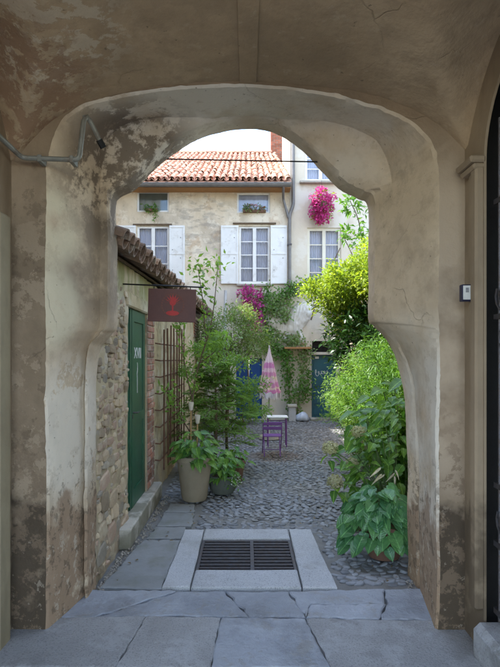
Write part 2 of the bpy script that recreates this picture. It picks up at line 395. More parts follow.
# ------------------------------------------------------------------ mesh helpers
class MB:
    def __init__(s): s.v = []; s.f = []
    def add(s, vs, fs):
        o = len(s.v); s.v += [tuple(p) for p in vs]; s.f += [tuple(i + o for i in f) for f in fs]; return s
    def box(s, x0, x1, y0, y1, z0, z1, bev=0):
        if bev:
            b = bev; vs = []
            bm = bmesh.new(); bmesh.ops.create_cube(bm, size=1)
            for q in bm.verts: q.co = ((x0 + x1) / 2 + q.co.x * (x1 - x0), (y0 + y1) / 2 + q.co.y * (y1 - y0), (z0 + z1) / 2 + q.co.z * (z1 - z0))
            bmesh.ops.bevel(bm, geom=list(bm.edges), offset=b, segments=1, affect='EDGES')
            bm.verts.index_update()
            s.add([q.co.copy() for q in bm.verts], [[q.index for q in f.verts] for f in bm.faces]); bm.free(); return s
        return s.add([(x0, y0, z0), (x1, y0, z0), (x1, y1, z0), (x0, y1, z0), (x0, y0, z1), (x1, y0, z1), (x1, y1, z1), (x0, y1, z1)],
                     [(0, 3, 2, 1), (4, 5, 6, 7), (0, 1, 5, 4), (1, 2, 6, 5), (2, 3, 7, 6), (3, 0, 4, 7)])
    def tube(s, pts, r, n=8, cap=True):
        pts = [Vector(p) for p in pts]
        rs = r if isinstance(r, (list, tuple)) else [r] * len(pts)
        t = (pts[1] - pts[0]).normalized()
        a = Vector((0, 0, 1)) if abs(t.z) < .9 else Vector((1, 0, 0))
        u = t.cross(a).normalized(); vs = []; fs = []
        for i, p in enumerate(pts):
            t = (pts[min(i + 1, len(pts) - 1)] - pts[max(i - 1, 0)]).normalized()
            u = (u - t * u.dot(t)).normalized(); w = t.cross(u)
            for j in range(n):
                an = 2 * math.pi * j / n
                vs.append(p + (u * math.cos(an) + w * math.sin(an)) * rs[i])
        for i in range(len(pts) - 1):
            for j in range(n):
                k = (j + 1) % n
                fs.append((i * n + j, i * n + k, (i + 1) * n + k, (i + 1) * n + j))
        if cap:
            fs.append(tuple(range(n - 1, -1, -1))); fs.append(tuple((len(pts) - 1) * n + j for j in range(n)))
        return s.add(vs, fs)
    def lathe(s, c, prof, n=32, cap=False):
        vs = []; fs = []
        for (r, z) in prof:
            for j in range(n):
                a = 2 * math.pi * j / n
                vs.append((c[0] + r * math.cos(a), c[1] + r * math.sin(a), c[2] + z))
        for i in range(len(prof) - 1):
            for j in range(n):
                k = (j + 1) % n
                fs.append((i * n + j, i * n + k, (i + 1) * n + k, (i + 1) * n + j))
        if cap: fs.append(tuple((len(prof) - 1) * n + j for j in range(n)))
        return s.add(vs, fs)
    def build(s, name, m, parent=None, smooth=False, angle=35):
        me = bpy.data.meshes.new(name)
        off = parent_world(parent) if parent else Vector((0, 0, 0))
        me.from_pydata([(p[0] - off.x, p[1] - off.y, p[2] - off.z) for p in s.v], [], s.f)
        me.materials.append(m)
        bm = bmesh.new(); bm.from_mesh(me); bmesh.ops.recalc_face_normals(bm, faces=bm.faces); bm.to_mesh(me); bm.free()
        if smooth:
            me.shade_smooth(); me.set_sharp_from_angle(angle=R(angle))
        me.update()
        return link(name, me, parent)

PW = {}
def parent_world(p):
    return PW.get(p.name, Vector((0, 0, 0)))
def link(name, me, parent=None, loc=(0, 0, 0), rot=(0, 0, 0), scale=(1, 1, 1)):
    o = bpy.data.objects.new(name, me); COL.objects.link(o)
    o.location = loc; o.rotation_euler = rot; o.scale = scale
    base = Vector((0, 0, 0))
    if parent:
        o.parent = parent; base = parent_world(parent)
    PW[o.name] = base + Vector(loc) if rot == (0, 0, 0) and scale == (1, 1, 1) else base
    return o
def inst(name, me, parent, wloc, rot=(0, 0, 0), scale=(1, 1, 1)):
    """linked copy of a small piece, placed in world space under an unrotated parent"""
    o = bpy.data.objects.new(name, me); COL.objects.link(o)
    o.parent = parent
    o.location = Vector(wloc) - parent_world(parent)
    o.rotation_euler = rot; o.scale = scale
    return o
def inst_m(name, me, parent, M):
    o = bpy.data.objects.new(name, me); COL.objects.link(o)
    o.parent = parent
    M = Matrix.Translation(-parent_world(parent)) @ M
    o.matrix_local = M
    return o
def thing(name, label, cat, loc=(0, 0, 0), group=None):
    o = bpy.data.objects.new(name, None); COL.objects.link(o)
    o.empty_display_size = .1
    o.location = loc; o['label'] = label; o['category'] = cat
    if group: o['group'] = group
    PW[o.name] = Vector(loc)
    return o
def tag(o, label, cat, group=None):
    o['label'] = label; o['category'] = cat
    if group: o['group'] = group
    return o
def kind(o, k, label=None):
    o['kind'] = k
    if label: o['label'] = label
    return o
def wob(p, amp, sc, seed=0):
    n = noise.noise_vector(Vector((p[0] * sc + seed, p[1] * sc + seed * .7, p[2] * sc)))
    return Vector(p) + n * amp
def catmull(pts, sub):
    out = []
    n = len(pts)
    for i in range(n - 1):
        p0, p1, p2, p3 = [np.array(pts[max(0, min(n - 1, j))], float) for j in (i - 1, i, i + 1, i + 2)]
        for k in range(sub):
            t = k / sub
            out.append(.5 * ((2 * p1) + (-p0 + p2) * t + (2 * p0 - 5 * p1 + 4 * p2 - p3) * t * t + (-p0 + 3 * p1 - 3 * p2 + p3) * t ** 3))
    out.append(np.array(pts[-1], float))
    return out
def mesh_of(mb, name, m, smooth=False):
    me = bpy.data.meshes.new(name); me.from_pydata(mb.v, [], mb.f); me.materials.append(m)
    bm = bmesh.new(); bm.from_mesh(me); bmesh.ops.recalc_face_normals(bm, faces=bm.faces); bm.to_mesh(me); bm.free()
    if smooth: me.shade_smooth()
    return me

# ================================================================== GROUND
GX0, GX1, GY0, GY1 = -.405, .395, 3.93, 4.58      # drain opening
mb = MB()
xs = [-60, GX0, GX1, 60]; ys = [-60, GY0, GY1, 80]
for i in range(3):
    for j in range(3):
        if i == 1 and j == 1: continue
        mb.add([(xs[i], ys[j], -.03), (xs[i + 1], ys[j], -.03), (xs[i + 1], ys[j + 1], -.03), (xs[i], ys[j + 1], -.03)], [(0, 1, 2, 3)])
ground = kind(mb.build('ground', m_ground), 'structure')
mb = MB()
mb.add([(GX0, GY0, -.03), (GX1, GY0, -.03), (GX1, GY1, -.03), (GX0, GY1, -.03), (GX0, GY0, -.6), (GX1, GY0, -.6), (GX1, GY1, -.6), (GX0, GY1, -.6)],
       [(4, 5, 6, 7), (0, 1, 5, 4), (1, 2, 6, 5), (2, 3, 7, 6), (3, 0, 4, 7)])
pit = mb.build('drain_pit', m_pit, ground)

# ---------------- paving slabs of the passage
def slab(poly, z0, z1, name, m, parent, jit=.007, step=.05, bev=.007):
    pts = []
    n = len(poly)
    for i in range(n):
        a = Vector((*poly[i], 0)); b = Vector((*poly[(i + 1) % n], 0))
        k = max(2, int((b - a).length / step))
        for q in range(k):
            p = a.lerp(b, q / k)
            j = jit if q else jit * .6
            pts.append(Vector((p.x + rnd.uniform(-j, j), p.y + rnd.uniform(-j, j), 0)))
    c = sum(pts, Vector()) / len(pts); N = len(pts)
    tilt = (rnd.uniform(-.006, .006), rnd.uniform(-.006, .006))
    def zz(p): return z1 + tilt[0] * (p.x - c.x) + tilt[1] * (p.y - c.y)
    vs = [(p.x, p.y, z0) for p in pts] + [(p.x, p.y, zz(p) - bev) for p in pts]
    ins = [p + (c - p).normalized() * bev * 1.5 for p in pts]
    vs += [(p.x, p.y, zz(p)) for p in ins]
    fs = []
    for r in range(2):
        for i in range(N):
            j = (i + 1) % N
            fs.append((r * N + i, r * N + j, (r + 1) * N + j, (r + 1) * N + i))
    fs.append(tuple(2 * N + i for i in range(N)))
    o = MB().add(vs, fs).build(name, m, parent)
    return o
paving = bpy.data.objects.new('pavement', None); COL.objects.link(paving); kind(paving, 'structure'); PW['pavement'] = Vector((0, 0, 0))
rows = [(-.7, .1, (-1.5, -.6, .3, 1.5)), (.1, .75, (-1.5, -.9, 0, .8, 1.5)), (.75, 1.45, (-1.5, -.4, .5, 1.5)), (1.45, 2.1, (-1.5, -.8, .15, .95, 1.5)),
        (2.1, 2.72, (-1.5, -.45, .35, 1.5))]
for (y0, y1, cx) in rows:
    for a, b in zip(cx, cx[1:]):
        g = .003
        slab([(a + g, y0 + g), (b - g, y0 + g), (b - g, y1 - g), (a + g, y1 - g)], -.03, .0, 'paving_slab', m_slab, paving)
P = {'a': (-1.5, 2.72), 'b': (-.72, 2.72), 'c': (-.2, 2.72), 'd': (.46, 2.72), 'e': (1.5, 2.72),
     'f': (-1.5, 3.24), 'g': (-.66, 3.26), 'h': (-.17, 3.25), 'i': (.38, 3.235), 'i2': (.38, 3.245), 'j': (1.5, 3.21), 'j2': (.86, 3.22),
     'k': (-1.16, 3.62), 'l': (-.50, 3.60), 'm': (.30, 3.60), 'n': (1.34, 3.66), 'f2': (-.98, 3.24), 'o': (.02, 3.24)}
def shrink(poly, g=.003):
    c = sum((Vector(p) for p in poly), Vector((0, 0))) / len(poly)
    return [tuple(Vector(p) + (c - Vector(p)).normalized() * g * 1.3) for p in poly]
for ks, ms in (('abgf', m_rough), ('bchg', m_rough), (('c', 'd', 'i', 'h'), m_slate), (('d', 'e', 'j', 'j2', 'i'), m_rough)):
    slab(shrink([P[k] for k in ks]), -.03, .0 + rnd.uniform(-.003, .003), 'paving_slab', ms, paving)
for ks in (('f', 'f2', 'l', 'k'), ('f2', 'g', 'h', 'o', (-.16, 3.60), 'l'), ('o', 'i2', 'm', (-.16, 3.60)), ('i2', 'j2', (.95, 3.42), (.42, 3.40)), ('m', 'i2', (.42, 3.40), (.95, 3.42), (1.0, 3.63)), ('j2', 'j', 'n', (1.0, 3.63), (.95, 3.42))):
    slab(shrink([P[k] if isinstance(k, str) else k for k in ks]), -.03, .004 + rnd.uniform(-.004, .003), 'paving_slab', m_slate, paving, .012)
# strip of flags along the old wall
for poly in ([(-1.07, 3.65), (-.62, 3.63), (-.60, 4.62), (-.95, 4.62), (-1.0, 4.3)], [(-.94, 4.64), (-.60, 4.64), (-.60, 4.96), (-.90, 4.96)],
             [(-.90, 4.98), (-.55, 4.97), (-.57, 5.4), (-.90, 5.42)], [(-.89, 5.44), (-.57, 5.42), (-.60, 5.72), (-.88, 5.72)]):
    slab(shrink(poly), -.03, .0, 'paving_slab', m_moss_slab, paving, .012)
for poly in ([(-.615, 3.63), (-.415, 3.63), (-.415, 4.84), (-.60, 4.84)], [(.405, 3.63), (.655, 3.63), (.615, 4.84), (.405, 4.84)],
             [(-.405, 3.63), (.395, 3.63), (.395, 3.92), (-.405, 3.92)], [(-.405, 4.59), (.395, 4.59), (.395, 4.84), (-.405, 4.84)]):
    slab(poly, -.03, .018, 'granite_slab', m_granite, paving, .003, .1, .008)

# drain grate
gr = thing('drain_grate', 'dark iron drain grate framed by pale granite slabs', 'drain grate', ((GX0 + GX1) / 2, (GY0 + GY1) / 2, 0))
mb = MB()
for (a, b, c, d) in ((GX0, GX1, GY0, GY0 + .022), (GX0, GX1, GY1 - .022, GY1), (GX0, GX0 + .022, GY0 + .022, GY1 - .022), (GX1 - .022, GX1, GY0 + .022, GY1 - .022), (.028, .058, GY0 + .022, GY1 - .022)):
    mb.box(a, b, c, d, -.04, .004)
mb.build('frame', m_iron, gr)
bar_l = mesh_of(MB().box(0, .028 - GX0 - .022, -.010, .010, -.03, 0, .003), 'bar', m_iron)
bar_r = mesh_of(MB().box(0, GX1 - .022 - .058, -.010, .010, -.03, 0, .003), 'bar', m_iron)
for i in range(9):
    y = GY0 + .068 + i * (GY1 - GY0 - .136) / 8
    inst('bar', bar_l, gr, (GX0 + .022, y, .002)); inst('bar', bar_r, gr, (.058, y, .002))

# ---------------- cobbles
def cobble_mesh(seed):
    r = random.Random(seed); n = 9; mbb = MB()
    rad = [r.uniform(.82, 1.08) for _ in range(n)]
    vs = []
    for (k, z) in ((1.0, -.5), (1.0, .0), (.8, .38), (.42, .56)):
        for j in range(n):
            a = 2 * math.pi * j / n
            vs.append((rad[j] * k * math.cos(a), rad[j] * k * math.sin(a), z + r.uniform(-.05, .05)))
    fs = []
    for i in range(3):
        for j in range(n):
            q = (j + 1) % n
            fs.append((i * n + j, i * n + q, (i + 1) * n + q, (i + 1) * n + j))
    fs.append(tuple(3 * n + j for j in range(n)))
    return mbb.add(vs, fs)
def set_stone_mesh(seed):
    r = random.Random(seed); n = 9; vs = []; fs = []
    base = [(math.cos(2 * math.pi * j / n) * (1.12 if j % 3 else .86) * r.uniform(.8, 1.05), math.sin(2 * math.pi * j / n) * (1.1 if j % 2 else .85) * r.uniform(.85, 1.05)) for j in range(n)]
    tx, ty = r.uniform(-.25, .25), r.uniform(-.25, .25)
    for (k, z) in ((1.0, -.5), (1.0, .0), (.88, .36), (.55, .47)):
        for (x, y) in base: vs.append((x * k, y * k, z + (x * tx + y * ty) * (z > 0) + r.uniform(-.07, .07)))
    for i in range(3):
        for j in range(n):
            q = (j + 1) % n; fs.append((i * n + j, i * n + q, (i + 1) * n + q, (i + 1) * n + j))
    fs.append(tuple(3 * n + j for j in range(n)))
    return MB().add(vs, fs)
cob_mb = [cobble_mesh(s) if s % 3 == 0 else set_stone_mesh(s + 90) for s in range(6)]
cob_me = [mesh_of(c, 'cobble', m_cobble, True) for c in cob_mb]
spots = []
y = 3.72; rowi = 0
while y < 13.2:
    x = -1.0 + (rowi % 2) * .05
    ang_row = noise.noise(Vector((0, y * .6, 3))) * .6
    while x < 2.4:
        px = x + rnd.uniform(-.016, .016); py = y + rnd.uniform(-.014, .014)
        x += rnd.uniform(.066, .098)
        if py < 4.88 and (px < .69 or px > 1.5): continue
        if px < -.50 and py < 5.80: continue
        if py < 3.76 + .0: continue
        big = 1.15 if (py < 5.0 and px > .6) else 1.0
        spots.append((px, py, rnd.choice((.022, .028, .034, .034, .040, .048)) * rnd.uniform(.88, 1.12) * big, rnd.uniform(.019, .033) * big, rnd.gauss(ang_row, .6)))
    y += .051; rowi += 1
spots.sort(key=lambda s: s[0] ** 2 + s[1] ** 2 - s[2] * 20)
court = bpy.data.objects.new('courtyard_paving', None); COL.objects.link(court); kind(court, 'structure'); PW['courtyard_paving'] = Vector((0, 0, 0))
far = MB()
for i, (px, py, a, b, an) in enumerate(spots):
    hgt = rnd.uniform(.013, .022); z = -.03 + .004 + rnd.uniform(-.006, .007) + .012 * noise.noise(Vector((px, py, 0)) * 1.3)
    tl = (rnd.uniform(-.15, .15), rnd.uniform(-.15, .15), an)
    if i < 300:
        inst('cobble', cob_me[i % 6], court, (px, py, z), tl, (a, b, hgt))
    else:
        M = Matrix.LocRotScale(Vector((px, py, z)), Euler(tl), Vector((a, b, hgt)))
        c = cob_mb[i % 6]
        far.add([M @ Vector(v) for v in c.v[9:]], [tuple(q - 9 for q in f) for f in c.f if min(f) >= 9])
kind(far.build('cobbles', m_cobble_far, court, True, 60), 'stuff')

# ================================================================== GATEWAY (the passage we stand in)
gate = thing('gateway', 'vaulted passage with peeling beige plaster and wide arched opening', 'gateway', (0, 3.1, 0))
def nearp(px, py): return ((px - 247) * .0062, max(-.03, 1.7 + (355 - py) * .0062))
def farp(px, py):
    # court side plane runs a little askew to the passage
    Y = 3.8
    for _ in range(6): Y = 3.8 + .09 * (px - 247) * Y / 500
    return ((px - 247) * Y / 500, max(-.03, 1.7 + (355 - py) * Y / 500))
near_px = [(48, 640), (48, 480), (48, 390), (48, 350), (48, 335), (48, 318), (48, 250), (49, 188), (52, 155), (61, 128), (80, 109), (112, 98), (165, 90), (245, 86.5), (310, 91),
           (360, 103), (402, 117), (425, 136), (434, 158), (437, 190), (437, 250), (437, 318), (437, 330), (437, 348), (437, 370), (437, 405), (437, 480), (437, 640)]
far_px = [(96, 640), (96, 480), (96, 388), (99, 352), (110, 336), (117, 322), (117, 260), (116.5, 210), (120, 198), (136, 189), (153, 172), (177, 152), (207, 136), (245, 130), (275, 134),
          (301, 150), (323, 174), (342, 191), (358, 199), (368, 208), (368, 260), (368, 316), (374, 326), (387, 341), (397, 363), (404, 398), (407, 460), (408, 640)]
near = [nearp(*p) for p in near_px]
farl = [farp(*p) for p in far_px]
mid_top = {8: (-1.03, 2.95), 9: (-1.005, 3.13), 10: (-.94, 3.27), 11: (-.78, 3.345), 12: (-.45, 3.375), 13: (0, 3.385), 14: (.4, 3.37), 15: (.7, 3.315), 16: (.9, 3.22), 17: (.985, 3.08), 18: (1.015, 2.93)}
mid = []
for i, (a, b) in enumerate(zip(near, farl)):
    mid.append(mid_top.get(i, (a[0] * .27 + b[0] * .73, a[1] * .27 + b[1] * .73)))
SUB = 14
def dense(l): return [tuple(p) for p in catmull(l, SUB)]
Dn, Dm, Df = dense(near), dense(mid), dense(farl)
N = len(Dn)
def yfar(x): return 3.8 + .09 * x
rings = []
def outer(p, d=.55):
    c = Vector((0, 1.9)); q = Vector(p)
    return (p[0] + (d if p[0] > 0 else -d) * min(1, abs(p[0]) / .9), p[1] + (d * max(0, min(1, (p[1] - 2.2)))))
rings.append([(outer(p)[0], 3.1, outer(p)[1]) for p in Dn])
rings.append([(p[0] * 1.012, 3.1, p[1] + .012 * (p[1] > 2.9)) for p in Dn])
rings.append([(p[0], 3.115, p[1]) for p in Dn])
for t in (.25, .5, .75):
    rings.append([(a[0] * (1 - t) + b[0] * t, 3.115 + t * .40, a[1] * (1 - t) + b[1] * t) for a, b in zip(Dn, Dm)])
rings.append([(b[0], 3.53, b[1]) for b in Dm])
for t in (.5,):
    rings.append([(b[0] * (1 - t) + c[0] * t, 3.53 * (1 - t) + (yfar(c[0]) - .22) * t, b[1] * (1 - t) + c[1] * t) for b, c in zip(Dm, Df)])
rings.append([(c[0] * 1.012, yfar(c[0]) - .215, c[1] + (.012 if c[1] > 2.6 else 0)) for c in Df])
rings.append([(c[0], yfar(c[0]) - .195, c[1]) for c in Df])
rings.append([(c[0], yfar(c[0]) - .09, c[1]) for c in Df])
rings.append([(c[0], yfar(c[0]), c[1]) for c in Df])
rings.append([(outer(c, 1.4)[0], yfar(c[0]), outer(c, 1.2)[1] + .2 * (c[1] > 2.5)) for c in Df])
vs = []; fs = []; mi = []
EDGE = {2: .3, 1: .3, 8: .4, 9: .4}
for ri, r in enumerate(rings):
    for p in r:
        q = wob(p, .012, 2.3) + (wob(p, .003, 9) - Vector(p)) + (wob(p, .003, 28) - Vector(p))
        if ri in EDGE:
            ch_ = max(0, noise.noise(Vector(p) * 11) - .25) * .028 + max(0, noise.noise(Vector(p) * 27) - .3) * .015
            q += Vector((math.copysign(ch_, p[0]) if p[2] < 3.1 else 0, EDGE[ri] * ch_, ch_ if p[2] > 2.9 else 0))
        vs.append((q.x, q.y, max(q.z, -.03) if p[2] > 0 else -.03))
for i in range(len(rings) - 1):
    for j in range(N - 1):
        fs.append((i * N + j, i * N + j + 1, (i + 1) * N + j + 1, (i + 1) * N + j)); mi.append(1 if i == 0 else 0)
mb = MB().add(vs, fs)
aw = mb.build('arch_wall', m_arch, gate, True, 30)
aw.data.materials.append(m_pier)
for p, k in zip(aw.data.polygons, mi): p.material_index = k

# vault
PB = .6      # street end of the passage
def z1(x):
    a = abs(x)
    return float(np.interp(a, [0, .3, .6, .85, 1.05, 1.2, 1.3, 1.5], [3.40, 3.39, 3.365, 3.315, 3.25, 3.16, 3.07, 2.85])) - (.03 * max(0, x) )
def lun(y):
    t = min(1, abs(y - 1.55) / 1.55)
    return 2.72 + .95 * math.sqrt(max(0, 1 - t ** 2.4))
def vz(x, y):
    a = z1(x); b = lun(y) - .62 * ((1.36 if x > 0 else 1.46) - abs(x))
    k = .05
    h = max(0, min(1, .5 + .5 * (a - b) / k))
    return b * (1 - h) + a * h + k * h * (1 - h)
NX, NY = 56, 74
vs = []; fs = []
for j in range(NY + 1):
    y = PB + (3.12 - PB) * j / NY
    for i in range(NX + 1):
        x = -1.5 + 2.9 * i / NX
        p = Vector((x, y, vz(x, y)))
        p.z += .012 * noise.noise(p * 2.1) + .004 * noise.noise(p * 8)
        vs.append(p)
for j in range(NY):
    for i in range(NX):
        a = j * (NX + 1) + i
        fs.append((a, a + 1, a + NX + 2, a + NX + 1))
MB().add(vs, fs).build('vault', m_vault, gate, True, 80)
vs = []; fs = []
for j in range(40):
    y = PB + (3.12 - PB) * j / 39
    z = max(vz(0, y), 3.39) - .014
    zz = .012 * noise.noise(Vector((0, y, z)) * 2.1)
    w = .006 * noise.noise(Vector((y * 3, 0, 0)))
    vs += [(-.052 + w, y, z + zz + .05), (-.046 + w, y, z + zz), (.058 + w, y, z + zz), (.064 + w, y, z + zz + .05)]
for j in range(39):
    for i in range(3): fs.append((j * 4 + i, j * 4 + i + 1, j * 4 + i + 5, j * 4 + i + 4))
MB().add(vs, fs).build('vault_rib', m_vault, gate)

# left side wall with the plain doorway
mb = MB()
mb.box(-1.7, -1.46, 2.86, 3.14, -.03, 3.7); mb.box(-1.7, -1.46, PB, 1.7, -.03, 3.7); mb.box(-1.7, -1.46, 1.7, 2.86, 2.46, 3.7)
mb.build('side_wall', m_side, gate)
fr = MB(); fr.box(-1.48, -1.415, 2.86, 3.0, -.02, 2.53, .012); fr.box(-1.48, -1.415, 1.6, 2.858, 2.40, 2.53, .012); fr.box(-1.48, -1.415, 1.6, 1.72, -.02, 2.398, .012)
dfr = fr.build('door_surround', m_yellow, gate)
ld = MB()
ld.box(-1.60, -1.55, 1.7, 2.86, 0, 2.46)
ldo = ld.build('wooden_door', m_darkwood, gate)
# right side wall with the round-headed gate opening
OY0, OY1, OZ, ORr = 1.62, 2.85, 2.80, .615
mb = MB(); vs = []; fs = []
def oz(y):
    c = (OY0 + OY1) / 2
    return OZ + math.sqrt(max(0, ORr ** 2 - (y - c) ** 2)) * .92
ysr = [-.7, OY0] + [OY0 + (OY1 - OY0) * (.5 - .5 * math.cos(math.pi * i / 24)) for i in range(25)][1:-1] + [OY1, 3.14]
mb.add([(1.35, PB, -.03), (1.35, OY0, -.03), (1.35, OY0, 4), (1.35, PB, 4)], [(0, 1, 2, 3)])
mb.add([(1.35, OY1, -.03), (1.35, 3.14, -.03), (1.35, 3.14, 4), (1.35, OY1, 4)], [(0, 1, 2, 3)])
arc = [OY0 + (OY1 - OY0) * (.5 - .5 * math.cos(math.pi * i / 28)) for i in range(29)]
for a, b in zip(arc, arc[1:]):
    mb.add([(1.35, a, oz(a)), (1.35, b, oz(b)), (1.35, b, 4), (1.35, a, 4)], [(0, 1, 2, 3)])
    mb.add([(1.35, a, oz(a)), (1.35, b, oz(b)), (1.365, b, oz(b)), (1.365, a, oz(a))], [(0, 1, 2, 3)])
mb.add([(1.35, OY0, -.03), (1.365, OY0, -.03), (1.365, OY0, OZ), (1.35, OY0, OZ)], [(0, 1, 2, 3)])
mb.add([(1.35, OY1, -.03), (1.365, OY1, -.03), (1.365, OY1, OZ), (1.35, OY1, OZ)], [(0, 1, 2, 3)])
mb.build('side_wall', m_side, gate)
# moulded strip and its cap
mb = MB(); mb.box(1.305, 1.36, 2.855, 2.93, .24, 2.80, .012); mb.box(1.325, 1.36, 2.931, 3.00, .24, 2.78, .012)
mb.build('moulded_jamb', m_side, gate)
mb = MB(); mb.box(1.27, 1.36, 2.84, 3.05, 2.80, 2.84, .01); mb.box(1.29, 1.36, 2.85, 3.03, 2.765, 2.799, .01)
mb.build('jamb_cap', m_side, gate)
mb = MB(); vs = []
mb.box(1.28, 1.75, 1.5, 2.86, -.03, .19, .035)
mb.build('door_sill', m_rough, gate)
# the room behind the gate
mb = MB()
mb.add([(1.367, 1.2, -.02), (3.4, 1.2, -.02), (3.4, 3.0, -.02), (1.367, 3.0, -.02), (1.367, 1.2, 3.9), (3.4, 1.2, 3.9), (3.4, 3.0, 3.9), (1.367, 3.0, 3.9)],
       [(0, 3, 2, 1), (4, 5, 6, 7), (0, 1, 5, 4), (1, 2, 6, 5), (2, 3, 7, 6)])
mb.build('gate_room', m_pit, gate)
# building above and beside the passage
mb = MB()
mb.box(-6, 6, PB, 3.75, 3.95, 7.6); mb.box(-6, -1.72, PB, 3.55, -.03, 3.94); mb.box(3.45, 6, PB, 3.85, -.03, 3.94); mb.box(1.42, 3.44, 3.15, 3.80, -.03, 3.94)
mb.box(1.37, 3.44, PB + .003, PB + .12, -.03, 3.94)
mb.build('upper_storey', m_tower, gate)
# tie rod across the arch
mb = MB(); yy = 3.74
mb.tube([(-.62, yy, 3.165), (.55, yy + .03, 3.155)], .0055, 8)
mb.build('tie_rod', m_black, gate)

# iron gate leaf
ig = thing('iron_gate', 'black wrought iron gate in the dark round-headed doorway', 'gate', (1.47, 2.2, .2))
for i in range(11):
    y = OY0 + .05 + i * .112
    MB().tube([(1.41, y, .21), (1.41, y, oz(y) - .02)], .009, 6).build('bar', m_iron, ig)
for z in (.24, .62, .95, 1.9, 2.55):
    MB().box(1.40, 1.42, OY0 + .01, OY1 - .01, z, z + .03).build('rail', m_iron, ig)
for (cy, cz, s) in ((2.72, 2.02, 1), (2.70, 1.80, -1), (2.5, 2.05, 1), (2.71, .78, 1), (2.55, .78, -1)):
    pts = []
    for k in range(26):
        a = k / 25 * 4.2 * math.pi; r = .012 + .075 * k / 25
        pts.append((1.395, cy + r * math.cos(a) * s, cz + r * math.sin(a)))
    MB().tube(pts, .006, 5).build('scroll', m_iron, ig)

# bent conduit on the left
def px3(px, py, Y): return ((px - 247) * Y / 500, Y, 1.7 + (355 - py) * Y / 500)
cp = thing('conduit_pipe', 'bent grey metal conduit pipe crossing the peeling plaster pier', 'pipe', px3(22, 158, 3.05))
def rounded(pts, r=.035, k=5):
    pts = [Vector(p) for p in pts]; out = [pts[0]]
    for i in range(1, len(pts) - 1):
        a = pts[i] + (pts[i - 1] - pts[i]).normalized() * r; b = pts[i] + (pts[i + 1] - pts[i]).normalized() * r
        for q in range(k + 1):
            t = q / k
            out.append(a * (1 - t) ** 2 + pts[i] * 2 * t * (1 - t) + b * t * t)
    out.append(pts[-1]); return out
MB().tube(rounded([(-1.42, 2.5, 2.97), px3(2, 139, 2.86), px3(22, 158, 3.02), px3(79, 160, 3.03), px3(84, 118, 3.06), px3(88, 117, 3.09), px3(101, 143, 3.16)]), .0155, 10).build('pipe', m_galv, cp, True)
MB().tube([px3(99, 140, 3.15), px3(103.5, 148, 3.175)], .021, 10).build('end_cap', m_black, cp, True)
for (a, b) in (((40, 159.0), 3.055), ((72, 160), 3.06)):
    c = Vector(px3(a[0], a[1], b - .03))
    MB().box(c.x - .012, c.x + .012, c.y - .018, c.y + .07, c.z - .021, c.z + .021, .003).build('clip', m_galv, cp)
# torn sheet of plaster above the pipe
db = thing('door_bell', 'small white door bell with dark case on the jamb moulding', 'door bell', (1.31, 2.95, 2.05))
o = MB().box(1.262, 1.335, 2.935, 2.975, 2.015, 2.115, .004).build('case', m_bellb, db)
o = MB().box(1.268, 1.320, 2.930, 2.9345, 2.025, 2.107).build('face', m_bell, db)
MB().lathe((0, 0, 0), [(.0001, 0), (.011, 0), (.011, .004), (.0001, .004)], 14)
mb = MB()
for k in range(4): mb.box(1.282, 1.300, 2.9285, 2.9298, 2.068 + k * .007, 2.072 + k * .007)
mb.build('speaker_slot', m_bellb, db)

# ================================================================== LEAN-TO OUTBUILDING on the left
WX = -1.13
lean = thing('outbuilding', 'low rubble stone outbuilding with green door and weathered tile eaves', 'building', (WX, 4.0, 0))
mb = MB()
def rough_face(mb, y0, y1, z0, z1, x, n=.06):
    ny = max(1, int((y1 - y0) / n)); nz = max(1, int((z1 - z0) / n)); vs = []; fs = []
    for j in range(nz + 1):
        for i in range(ny + 1):
            y = y0 + (y1 - y0) * i / ny; z = z0 + (z1 - z0) * j / nz
            p = Vector((x, y, z)); vs.append((x + .016 * noise.noise(p * 6) + .012 * noise.noise(p * 17), y, z))
    for j in range(nz):
        for i in range(ny):
            a = j * (ny + 1) + i; fs.append((a, a + 1, a + ny + 2, a + ny + 1))
    mb.add(vs, fs)
rough_face(mb, 3.71, 4.73, -.03, 2.54, WX); rough_face(mb, 5.63, 13.25, -.03, 2.54, WX); rough_face(mb, 4.73, 5.63, 2.16, 2.54, WX)
for (a, b, z0) in ((3.71, 4.73, -.03), (5.63, 13.25, -.03), (4.73, 5.63, 2.16)): mb.box(-1.55, WX - .03, a, b, z0, 2.54)
mb.add([(WX - .2, 4.73, .1), (WX, 4.73, .1), (WX, 4.73, 2.16), (WX - .2, 4.73, 2.16)], [(0, 1, 2, 3)])
mb.add([(WX - .2, 5.63, .1), (WX, 5.63, .1), (WX, 5.63, 2.16), (WX - .2, 5.63, 2.16)], [(0, 1, 2, 3)])
mb.build('wall', m_lean, lean, True, 60)
# rubble stones
RY = Matrix.Rotation(R(90), 4, 'Y')
def rubble_mesh(seed):
    r = random.Random(seed); n = 8; vs = []; fs = []
    base = [(-1, -.75), (-.55, -1), (.5, -1), (1, -.7), (1, .65), (.55, 1), (-.45, 1), (-1, .7)]
    base = [(x * r.uniform(.78, 1.0), y * r.uniform(.78, 1.0)) for x, y in base]
    tx, ty = r.uniform(-.2, .2), r.uniform(-.2, .2)
    for (k, z) in ((1.0, -.6), (1.0, .15), (.84, .42)):
        for (x, y) in base: vs.append((x * k, y * k, z + (x * tx + y * ty) * (z > 0) + r.uniform(-.06, .06)))
    vs.append((r.uniform(-.2, .2), r.uniform(-.2, .2), .52))
    for i in range(2):
        for j in range(n):
            q = (j + 1) % n; fs.append((i * n + j, i * n + q, (i + 1) * n + q, (i + 1) * n + j))
    for j in range(n): fs.append((2 * n + j, 2 * n + (j + 1) % n, 3 * n))
    return MB().add(vs, fs)
stone_mats = (m_stone, m_stone, m_stone_red, m_stone_grey, m_stone, m_stone_grey, m_stone_red, m_stone)
